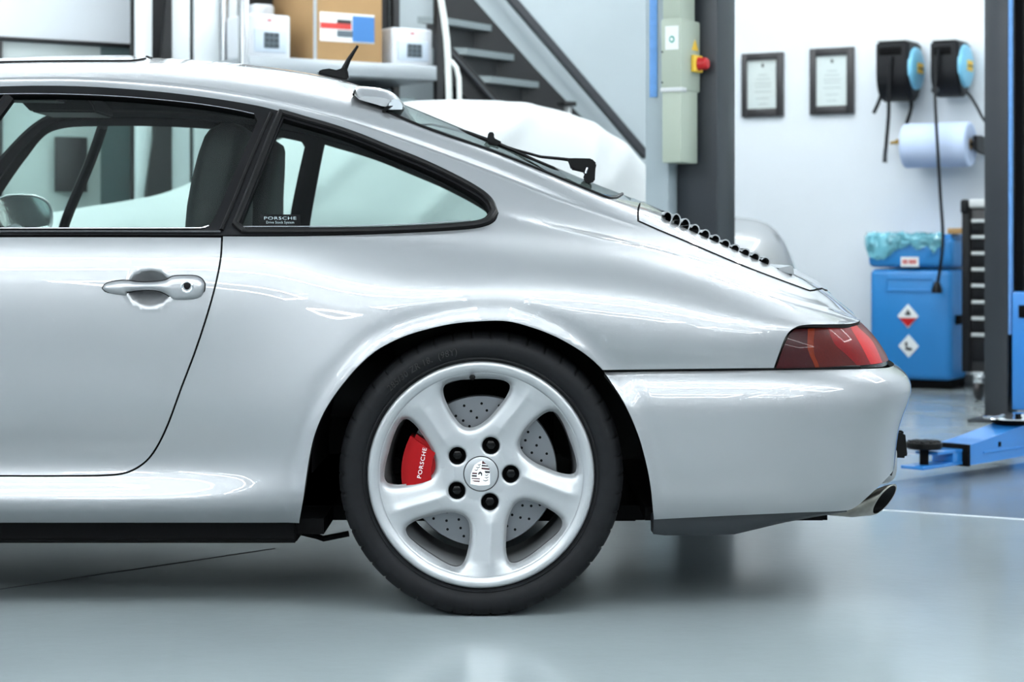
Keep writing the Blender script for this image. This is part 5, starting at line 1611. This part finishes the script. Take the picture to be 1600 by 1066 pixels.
# right-hand post
F4 = Frame((1564 - 800) / FPX * 8.85, 8.85 - D0, AR)
r = F4.root('lift_post', 0, 0, 0, 'dark grey steel lift post with a blue edge in front of the tool trolley', 'lift post')
m = MB(); m.box(-.060, .048, -.06, .10, .012, 3.1, .004); F4.put(m, 'column', 'dark_steel', r)
m = MB(); m.box(.050, .062, -.058, -.02, .4, 3.1, .002); F4.put(m, 'edge_strip', 'tape_blue', r)
m = MB(); m.box(-.12, .16, -.12, .16, 0, .014, .003); F4.put(m, 'base_plate', 'dark_steel', r)
m = MB(); m.box(.068, .34, -.07, .16, .06, F4.z(1595, 456, -.07), .01); F4.put(m, 'carriage_cover', 'blue_steel', r)
m = MB(); m.box(.10, .30, -.076, -.065, F4.z(1595, 497, -.07), F4.z(1595, 477, -.07), .003); F4.put(m, 'cover_slot', 'black', r)
m = MB(); m.box(.064, .10, .0, .2, .1, 3.1); F4.put(m, 'rear_flange', 'black', r)
m = MB(); m.box(.11, .9, .3, .7, 0, 2.9, .01); o = F4.put(m, 'steel_cabinet', 'cabinet_green', None); tag(o, 'pale grey-green steel cabinet behind the blue-edged lift post', 'cabinet')

# blue swing arm with round rubber pad; only the arm, not a whole lift
P0 = np.array(((1512 - 800) / FPX * 6.7, 6.7 - D0)); ang = math.radians(45)
FA = Frame(P0[0], P0[1], ang)                       # x runs along the arm, y away from the lens
r = FA.root('lift_arm', 0, .06, 0, 'blue lift swing arm with a round black rubber pad near the floor', 'lift arm')
L = 1.15
m = MB(); V = []
for x, zl, zh in ((0, .045, .113), (.12, .045, .126), (.42, .05, .165), (L, .05, .19)):
    V += [(x, 0, zl), (x, .125, zl), (x, .125, zh), (x, 0, zh)]
F = []
for i in range(3):
    for j in range(4):
        F.append((4 * i + j, 4 * i + (j + 1) % 4, 4 * i + 4 + (j + 1) % 4, 4 * i + 4 + j))
F += [(0, 1, 2, 3), (15, 14, 13, 12)]
m.add(V, F); beam = FA.put(m, 'beam', 'blue_steel', r, smooth=False)
m = MB(); m.box(-.004, .012, -.004, .129, .041, .117, .002); FA.put(m, 'beam_collar', 'black', beam)
m = MB(); m.box(.10, .75, -.003, .0, .078, .086, .001); FA.put(m, 'weld_rib', 'blue_steel', beam)
m = MB(); m.box(-.25, .0, .018, .107, .047, .058, .002); FA.put(m, 'inner_arm', 'blue_steel', r)
m = MB(); m.box(-.16, .0, .018, .107, .09, .101, .002); FA.put(m, 'inner_arm', 'blue_steel', r)
m = MB(); m.box(-.06, .0, .02, .105, .056, .092, .002); FA.put(m, 'inner_web', 'blue_steel', r)
xp = -.175
m = MB(); m.lathe([(.016, .05), (.016, .122), (.001, .122)], 16, 'z', c=(xp, .062, 0)); FA.put(m, 'pad_stem', 'black', r)
m = MB(); m.lathe([(.001, .112), (.058, .112), (.062, .117), (.062, .132), (.058, .136), (.001, .136)], 28, 'z', c=(xp, .062, 0)); pad = FA.put(m, 'rubber_pad', 'rubber', r)
for ix in range(-2, 3):
    for iy in range(-2, 3):
        if ix * ix + iy * iy < 6:
            m = MB(); m.box(xp + ix * .021 - .007, xp + ix * .021 + .007, .062 + iy * .021 - .007, .062 + iy * .021 + .007, .135, .140, .002); FA.put(m, 'pad_stud', 'rubber', pad)
m = MB(); m.box(.20, .215, -.003, .001, .095, .112, .001); FA.put(m, 'arm_slot', 'black', r)
m = MB(); m.lathe([(.001, .158), (.075, .158), (.085, .164), (.09, .178), (.085, .182)], 32, 'z', c=(.42, .06, .0)); o = FA.put(m, 'pivot_cup', 'black', r)
m = MB(); m.lathe([(.001, .196), (.05, .196), (.07, .19), (.095, .188), (.115, .183), (.118, .179), (.09, .176)], 36, 'z', c=(.42, .06, .0)); o = FA.put(m, 'metal_dish', 'chrome', None)
tag(o, 'shiny metal dish lying on the blue lift arm', 'dish')
# ------------------------------------------------------------------ left side of the background
mat('cover_cloth', (196, 200, 200), rough=.75, bump=(5, .25))
mat('white_panel', (214, 220, 222), rough=.4)
mat('carton', (166, 132, 90), rough=.8, noise=(5, .05))
mat('appliance', (205, 209, 214), rough=.35)
mat('appliance_grey', (190, 202, 214), rough=.4)
mat('display', (92, 104, 112), rough=.3)
mat('key', (60, 70, 76), rough=.4)
mat('label_blue', (60, 118, 180), rough=.5)
mat('alu', (170, 176, 180), rough=.35, metal=.5)
mat('stair_black', (16, 17, 19), rough=.5)
mat('tread', (128, 138, 140), rough=.45, metal=.3)
mat('rail_dark', (52, 54, 58), rough=.45)
mat('cream_tube', (214, 218, 214), rough=.3)
mat('locker_grey', (118, 134, 136), rough=.45)

def lx(px, y): return FL.x(px, y)
def lz(px, py, y): return FL.z(px, py, y)
def fbox(F, xa, xb, ya, yb, y0, y1, name, material, parent, bev=.003, pm=None, **k):
    """box whose front face (y0) covers the pixels xa..xb, ya..yb"""
    pm = pm if pm is not None else (xa + xb) / 2
    m = MB(); m.box(F.x(xa, y0), F.x(xb, y0), y0, y1, F.z(pm, yb, y0), F.z(pm, ya, y0), bev)
    return F.put(m, name, material, parent, **k)

# shelf rack
ys = -.95
x0, x1 = lx(388, ys), lx(683, ys); zt = lz(532, 94.5, ys)
r = FL.root('shelf_rack', (x0 + x1) / 2, ys + .25, 0, 'metal shelf rack with pale boards beside the black stairs', 'shelf')
m = MB(); m.box(x0, x1, ys, ys + .5, zt - .075, zt, .006); FL.put(m, 'shelf_board', 'alu', r)
m = MB(); m.box(x0, x1 - .02, ys + .02, ys + .5, zt - .32, zt - .29, .004); FL.put(m, 'shelf_board', 'alu', r)
m = MB(); m.box(x0, x1, ys + .02, ys + .5, .35, .39, .004); FL.put(m, 'shelf_board', 'alu', r)
for xx, mt in ((x1, 'stair_black'), (x0 - .035, 'steel')):
    for yy in (ys, ys + .46):
        m = MB(); m.box(xx, xx + .04, yy, yy + .04, 0, 2.9, .003); FL.put(m, 'upright', mt, r)
m = MB(); m.box(x0, x1, ys + .5, ys + .51, .1, 2.9); FL.put(m, 'back_panel', 'stair_black', r, smooth=False)

def appliance(xa, xb, ya, side, lab):
    y0 = ys + .05
    xl, xr = lx(xa, y0), lx(xb, y0); zb = zt; ztp = lz((xa + xb) / 2, ya, y0)
    r = FL.root('keypad_box', (xl + xr) / 2, y0 + .15, zb, lab, 'device')
    m = MB(); m.box(xl, xr, y0 + .006, y0 + .26, zb, ztp, .012, 3); FL.put(m, 'case', 'appliance', r)
    w_, h = xr - xl, ztp - zb
    m = MB(); m.box(xl + w_ * .14, xr - w_ * .10, y0, y0 + .02, zb + h * .12, zb + h * .66, .006); fp = FL.put(m, 'front_panel', 'appliance_grey', r)
    m = MB(); m.box(xl + w_ * .36, xl + w_ * .72, y0 - .004, y0 + .01, zb + h * .22, zb + h * .58, .003); kp = FL.put(m, 'keypad', 'display', fp)
    for i in range(3):
        for j in range(3):
            cx = xl + w_ * (.43 + .11 * i); cz = zb + h * (.28 + .12 * j)
            m = MB(); m.box(cx - .009, cx + .009, y0 - .007, y0 - .003, cz - .009, cz + .009, .001); FL.put(m, 'key', 'key', kp)
    m = MB(); m.box(xl + w_ * .46, xl + w_ * .54, y0 + .003, y0 + .008, zb + h * .84, zb + h * .88); FL.put(m, 'logo_mark', 'red_label', r, smooth=False)
appliance(388, 455, 22, 0, 'white keypad box at the steel upright, left of the large carton')
appliance(613, 677, 44, 0, 'white keypad box between the large carton and the dark upright')
# cartons
y0 = ys + .04
xl, xr = lx(489, y0), lx(597, y0)
r = FL.root('cardboard_carton', (xl + xr) / 2, y0 + .2, zt, 'large brown carton with a printed label on the shelf', 'carton')
m = MB(); m.box(xl, xr, y0, y0 + .46, zt, zt + .62, .004); FL.put(m, 'carton_body', 'carton', r)
m = MB(); m.box(xl + .002, xl + .02, y0 - .001, y0 + .01, zt, zt + .62); FL.put(m, 'tape', 'alu', r, smooth=False)
lb = fbox(FL, 500, 585, 21, 66, y0 - .003, y0, 'label', 'paper', r, 0, smooth=False)
fbox(FL, 551, 585, 26, 66, y0 - .005, y0 - .003, 'label_print', 'label_blue', lb, 0, smooth=False)
fbox(FL, 501, 549, 36, 45, y0 - .005, y0 - .003, 'label_print', 'red_label', lb, 0, smooth=False)
fbox(FL, 527, 549, 31, 37, y0 - .0055, y0 - .003, 'label_print', 'frame_black', lb, 0, smooth=False)
fbox(FL, 527, 551, 48, 58, y0 - .005, y0 - .003, 'label_print', 'display', lb, 0, smooth=False)
m = MB(); xa = lx(392, ys + .36); m.box(xa, xa + .12, ys + .33, ys + .48, zt, lz(405, 5, ys + .33), .02, 3); o = FL.put(m, 'plastic_tub', 'appliance', None); tag(o, 'white plastic tub behind the keypad box at the steel upright', 'tub')
# things on the lower shelf
m = MB(); m.box(lx(575, ys + .1), lx(612, ys + .1), ys + .1, ys + .4, zt - .29, zt - .12, .006); o = FL.put(m, 'storage_bin', 'display', None); tag(o, 'grey storage bin on the lower board of the shelf rack', 'bin')
m = MB(); m.box(lx(625, ys + .06), lx(650, ys + .06), ys + .06, ys + .3, zt - .29, zt - .16, .006); o = FL.put(m, 'parts_box', 'locker_grey', None); tag(o, 'small grey parts box on the lower board near the dark upright', 'box')

# pale doors with dark joints, left of the rack
r = tag(bpy.data.objects.new('door_1', None), kind='structure'); link(r)
y0 = -.55
for (xa, xb, mt) in ((269, 297, 'white_panel'), (303.5, 344, 'white_panel'), (357, 371, 'white_panel'), (213, 238, 'white_panel')):
    m = MB(); m.box(lx(xa, y0), lx(xb, y0), y0, y0 + .03, .0, 2.95, .003); FL.put(m, 'door_panel', mt, r)
m = MB(); m.box(lx(205, y0 + .035), lx(380, y0 + .035), y0 + .035, y0 + .05, 0, 2.95); FL.put(m, 'door_backing', 'stair_black', r, smooth=False)
m = MB(); xx = lx(350, y0 - .02); m.tube([(xx, y0 - .02, 0), (xx, y0 - .02, 2.95)], .018, 14); FL.put(m, 'door_bar', 'steel', r)
m = MB(); V = [(lx(262, y0 - .05), lz(265, -40, y0 - .05)), (lx(269, y0 - .05), lz(265, -40, y0 - .05)), (lx(269, y0 - .05), .03), (lx(218, y0 - .05), .03), (lx(229, y0 - .05), lz(240, 300, y0 - .05)), (lx(244, y0 - .05), lz(250, 195, y0 - .05))]
m.prism(V, y0 - .05, y0 - .02, 'y', .003); m.box(lx(218, y0 - .05), lx(269, y0 - .05), y0 - .1, y0 - .015, 0, .03, .003); o = FL.put(m, 'tapered_post', 'stair_black', None); tag(o, 'black tapered post standing before the pale doors', 'post')
# glazed board on the wall with a dark rim, grey locker and dark noticeboard
y0 = -.06
x0, x1 = lx(-150, y0), lx(212, y0)
z1 = lz(106, 62.5, y0); z0 = z1 - 1.5
r = tag(bpy.data.objects.new('window_1', None), kind='structure'); link(r)
for (a, b, c, d) in ((x0, x1, z1 - .014, z1), (x0, x1, z0, z0 + .022), (x0, x0 + .02, z0 + .022, z1 - .014), (x1 - .012, x1, z0 + .022, z1 - .022), (lx(-2, y0), lx(4.5, y0), z0 + .022, z1 - .022)):
    m = MB(); m.box(a, b, y0, 0, c, d, .003); FL.put(m, 'window_frame', 'frame_black', r)
m = MB(); m.box(x0 + .02, x1 - .016, -.035, -.03, z0 + .022, z1 - .022); FL.put(m, 'window_pane', 'clear_glass', r, smooth=False)
m = MB(); m.box(x0 + .02, lx(157, -.02), -.02, -.001, z0 + .022, z1 - .022); FL.put(m, 'window_blind', 'paper', r, smooth=False)
m = MB(); m.box(lx(157, -.02), x1 - .016, -.02, -.001, z0 + .022, z1 - .022); FL.put(m, 'window_blind', 'locker_grey', r, smooth=False)
o = fbox(FL, 88, 137, 214, 300, -.10, -.065, 'notice_board', 'frame_black', None, .004); tag(o, 'dark board hung on the far wall in front of the pale blind', 'board')
# upper wall patch is pale: painted panel left of the doors
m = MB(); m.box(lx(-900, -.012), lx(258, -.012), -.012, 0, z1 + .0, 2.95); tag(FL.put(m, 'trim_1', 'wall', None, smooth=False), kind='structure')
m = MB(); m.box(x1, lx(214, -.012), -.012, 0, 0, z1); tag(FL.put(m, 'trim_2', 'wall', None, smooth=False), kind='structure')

# ------------------------------------------------------------------ stairs (nosings run away from the lens to the right)
def P3(px, py, d): return np.array(((px - 800) / FPX * d, d - D0, CH + (HY - py) / FPX * d))
st_ = empty('steel_stairs', P3(900, 580, 10.2) * [1, 1, 0], 0, 'black steel stairs with grey tread edges against the grey wall', 'stairs')
def wd(px, off):
    """depth of the left far wall at a photo column, less an offset"""
    x, _ = FL.at(px, 380, -off)
    return (FL.M @ Vector((x, -off, 0))).y + D0
OA, OB = .44, .10
tr = [((700, 28), (768, 39)), ((730, 75), (803, 85)), ((768, 119), (842, 128)), ((808, 165), (880, 174)), ((846, 211), (918, 220)), ((884, 257), (956, 266)), ((922, 303), (994, 312)), ((960, 349), (1030, 358)), ((998, 395), (1068, 404))]
for (a, b) in tr:
    A, B = P3(*a, wd(a[0], OA)), P3(*b, wd(b[0], OB))
    back = np.array([-.16, -.06, 0])
    V = [A, B, B + back, A + back]
    V = V + [v - np.array([0, 0, .035]) for v in V]
    m = MB(); m.add([tuple(v) for v in V], [(0, 1, 2, 3), (7, 6, 5, 4), (0, 4, 5, 1), (1, 5, 6, 2), (2, 6, 7, 3), (3, 7, 4, 0)])
    m.obj('tread', 'tread', st_, smooth=False)
    A2, B2 = A + back * .55 - [0, 0, .036], B + back * .55 - [0, 0, .036]
    V = [A2, B2, B2 - [0, 0, .125], A2 - [0, 0, .125]]; V = V + [v + back * .15 for v in V]
    m = MB(); m.add([tuple(v) for v in V], [(3, 2, 1, 0), (4, 5, 6, 7), (0, 1, 5, 4), (1, 2, 6, 5), (2, 3, 7, 6), (3, 0, 4, 7)])
    m.obj('riser', 'stair_black', st_, smooth=False)
def plate(pts, off, th, name, material, parent):
    V = []
    for px, py in pts:
        x, z = FL.at(px, py, -off); V.append((x, -off, z))
    n = len(V)
    V = V + [(v[0], v[1] + th, v[2]) for v in V]
    m = MB(); m.add(V, [tuple(range(n)), tuple(range(2 * n - 1, n - 1, -1))] + [(i, n + i, n + (i + 1) % n, (i + 1) % n) for i in range(n)])
    return FL.put(m, name, material, parent, smooth=False)
plate([(692, -58), (742, 0), (835, 105), (925, 200), (1010, 302), (1100, 410), (1130, 560), (1090, 560), (960, 338), (870, 232), (778, 128), (692, 32)], .09, .02, 'stringer', 'stair_black', st_)
plate([(688, 52), (760, 132), (800, 175), (900, 290), (1000, 405), (1080, 560), (1040, 560), (890, 340), (780, 210), (735, 160), (688, 105)], .47, .02, 'stringer', 'stair_black', st_)
pe = [(697, 74), (745, 128), (800, 190)]
m = MB(); m.tube([(FL.at(a, b, -.49)[0], -.49, FL.at(a, b, -.49)[1]) for a, b in pe], .012, 8); FL.put(m, 'stringer_edge', 'rail_dark', st_)
plate([(692, -40), (720, 0), (790, 100), (890, 215), (980, 320), (1060, 480), (692, 480)], .06, .015, 'soffit_sheet', 'stair_black', st_)
q = FL.at(888, 165, -.42); m = MB(); m.box(q[0] - .015, q[0] + .015, -.43, -.40, 0, q[1], .003); FL.put(m, 'newel_post', 'light_grey', st_)
a, b = FL.at(879, 158, -.44), FL.at(898, 166, -.44); m = MB(); m.box(a[0], b[0], -.46, -.39, b[1], a[1], .003); FL.put(m, 'newel_cap', 'stair_black', st_)
# handrail fixed to the wall behind the stairs
yw = -.09
pts = []
for px, py in ((760, -48), (800, 0), (862, 72), (935, 157), (1006, 240)):
    x, z = FL.at(px, py, yw); pts.append((x, yw, z))
hr = FL.root('handrail', *pts[-1], 'dark sloping handrail on the grey wall above the stairs', 'handrail')
V, F = [], []
for p in pts:
    for dy, dz in ((-.02, .03), (.02, .03), (.02, -.03), (-.02, -.03)): V.append((p[0], p[1] + dy, p[2] + dz))
for i in range(4):
    for j in range(4): F.append((4 * i + j, 4 * i + (j + 1) % 4, 4 * i + 4 + (j + 1) % 4, 4 * i + 4 + j))
F += [(0, 1, 2, 3), (19, 18, 17, 16)]
m = MB(); m.add(V, F); FL.put(m, 'rail', 'rail_dark', hr, smooth=False)
for i in (0,):
    m = MB(); m.tube([(pts[i][0], yw, pts[i][2] - .02), (pts[i][0], 0, pts[i][2] - .06)], .01, 8); FL.put(m, 'rail_bracket', 'rail_dark', hr)
# pale tube frame beside the rack
d = 9.35
tf = empty('tube_frame', P3(700, 380, d) * [1, 1, 0], 0, 'cream bent tube stand between the shelf rack and the stairs', 'stand')
g = P3(704, 380, d)
m = MB(); m.tube([tuple(P3(*q, d)) for q in ((685, -25), (689, 0), (694, 30), (698, 62), (700, 95), (702, 160))] + [(P3(703, 200, d)[0], d - D0, 0.01)], .016, 12); m.obj('tube', 'cream_tube', tf)
m = MB(); m.tube([tuple(P3(*q, d)) for q in ((700, 95), (706, 97), (713, 106), (717, 122), (718, 160))] + [(P3(719, 200, d)[0], d - D0, 0.01)], .012, 12); m.obj('tube', 'cream_tube', tf)

# ------------------------------------------------------------------ covered car
def cover():
    # axis runs from the tail (right) to the nose (left, nearer to the lens)
    yaw = math.atan2(-.36, -1.0)
    t0 = np.array([.62, 8.47 - D0]); ax = np.array([-.941, -.338]); nr = np.array([.338, -.941])   # nr: towards the lens
    sil = [(-420, 352), (-250, 346), (-100, 342), (0, 338), (80, 332), (150, 321), (215, 312), (262, 301), (300, 287), (345, 266), (400, 238), (460, 210), (520, 187), (580, 170), (640, 161), (700, 159.5), (770, 163), (830, 172.5), (880, 189), (920, 213), (950, 238), (978, 266), (1004, 296), (1022, 325), (1034, 360), (1040, 400)]
    secs = []
    for px, py in sil:
        # point of the axis seen at this column
        a = (px - 800) / FPX
        s_ = (a * (t0[1] + D0) - t0[0]) / (ax[0] - a * ax[1])
        c = t0 + ax * s_; d = c[1] + D0
        secs.append((s_, c, CH + (HY - py) / FPX * d))
    secs = sorted(secs, key=lambda q: q[0])
    S_ = np.array([q[0] for q in secs]); Z_ = np.array([q[2] for q in secs])
    ss = np.concatenate([np.linspace(S_[0] - .02, 3.0, 120), np.linspace(3.03, 3.75, 12)])
    V, F = [], []
    NT = 96
    for s_ in ss:
        top = float(pchip(S_, Z_, np.array([min(max(s_, S_[0]), S_[-1])]))[0])
        if s_ > S_[-1]: top = Z_[-1] - .25 * max(0, (s_ - S_[-1]))**2
        c = t0 + ax * s_
        e = min(1, max(.0, (s_ - ss[0]) / .9)); e2 = min(1, max(0, (ss[-1] + .02 - s_) / .8))
        hw = .86 * (1 - (1 - e)**2.6 * .45) * (1 - (1 - e2)**2.6 * .5)
        for j in range(NT + 1):
            t = math.pi * j / NT
            cy = math.cos(t); sz = math.sin(t)
            y = hw * math.copysign(abs(cy)**.55, cy); z = .04 + (top - .04) * abs(sz)**.62
            if top > 1.0 and z > .92:          # cabin narrower than the hips
                f = (z - .92) / (top - .92 + 1e-6); y *= 1 - .16 * f
            amp = .034 * math.exp(-((abs(y) - .55) / .30)**2) * (1.0 if z > .25 else .6)
            w1 = math.sin(7.5 * s_ + 9.0 * z + 1.5 * math.sin(3.1 * s_)); w2 = math.sin(15 * s_ + 13 * z + 2 * math.sin(2.3 * s_ + 1))
            q1 = (1.5 * (s_ + 1.25 * z) + .25 * math.sin(2.1 * s_ + 3 * z)) % 1.0 - .5; q2 = (2.3 * (s_ + .75 * z) + .3 * math.sin(1.7 * s_ + 1)) % 1.0 - .5
            sd = 1.0 if abs(y) > .35 else max(0, (abs(y) - .1) / .25)
            env = 1.05 * sd * (.75 + .25 * max(0, math.sin(1.9 * s_ + .6 + 2.0 * z))**2)
            fold = env * (.030 * math.exp(-(q1 / .10)**2) + .020 * math.exp(-(q2 / .09)**2))
            yy = y + math.copysign(fold, y)
            V.append((c[0] + nr[0] * yy, c[1] + nr[1] * yy, z + .25 * fold))
    n = NT + 1
    for i in range(len(ss) - 1):
        for j in range(NT): F.append((i * n + j, i * n + j + 1, (i + 1) * n + j + 1, (i + 1) * n + j))
    F.append(tuple(range(n))); F.append(tuple((len(ss) - 1) * n + j for j in range(n - 1, -1, -1)))
    m = MB(); m.add(V, F)
    o = m.obj('covered_car', 'cover_cloth', angle=70)
    # hem resting on the floor
    for v in o.data.vertices:
        if v.co.z < .05: v.co.z = 0.002
    tag(o, 'car under a white fabric dust cover behind the silver coupe', 'covered car')
cover()

# ------------------------------------------------------------------ second silver car behind the dark post: rounded low body
def silver_body():
    d = 9.75
    sc_ = d / FPX
    sil = [(1252, 470), (1251, 440), (1247, 415), (1240, 393), (1230, 372), (1217, 356), (1203, 346.5), (1185, 341.5), (1165, 339), (1145, 338), (1120, 341), (1080, 345), (1010, 350), (930, 352), (870, 360), (800, 376), (760, 400), (740, 430)]
    V, F = [], []
    NT = 40
    prof = [((px - 800) * sc_, CH + (HY - py) * sc_) for px, py in sil]
    xs = [p[0] for p in prof]; zs = [p[1] for p in prof]
    X0 = xs[0]
    rings = []
    for i, (x, z) in enumerate(prof):
        f = min(1, (X0 + .0 - x) / .45); hw = .22 + .23 * math.sqrt(max(0, 1 - (1 - f)**2))
        rings.append([(x, d - D0 + .2 - hw * math.cos(t) * (1 if abs(math.cos(t)) < .98 else 1), .18 + (z - .18) * (abs(math.sin(t))**.45) - (.05 * (1 - abs(math.sin(t))) if f > .3 else 0)) for t in np.linspace(0, math.pi, NT + 1)])
    n = NT + 1
    V = [p for r_ in rings for p in r_]
    F = [(i * n + j, i * n + j + 1, (i + 1) * n + j + 1, (i + 1) * n + j) for i in range(len(rings) - 1) for j in range(NT)]
    F += [tuple(range(n)), tuple((len(rings) - 1) * n + j for j in range(n - 1, -1, -1))]
    r = empty('parked_car', (X0 - .6, d - D0 + .2, 0), 0, 'silver car with a rounded rear end behind the dark lift post', 'car')
    m = MB(); m.add(V, F); m.obj('car_body', 'paint', r, angle=60)
    for yy in (d - D0 - .15, d - D0 + .52):
        m = MB(); m.lathe([(.001, -.09), (.17, -.09), (.29, -.085), (.305, -.05), (.305, .05), (.29, .085), (.001, .09)], 32, 'y', c=(X0 - .62, yy, .3055)); m.obj('car_wheel', 'tyre', r)
    m = MB(); m.tube([(X0 - .62, d - D0 - .1, .3), (X0 - .62, d - D0 + .5, .3)], .03); m.obj('car_axle', 'black', r)
silver_body()
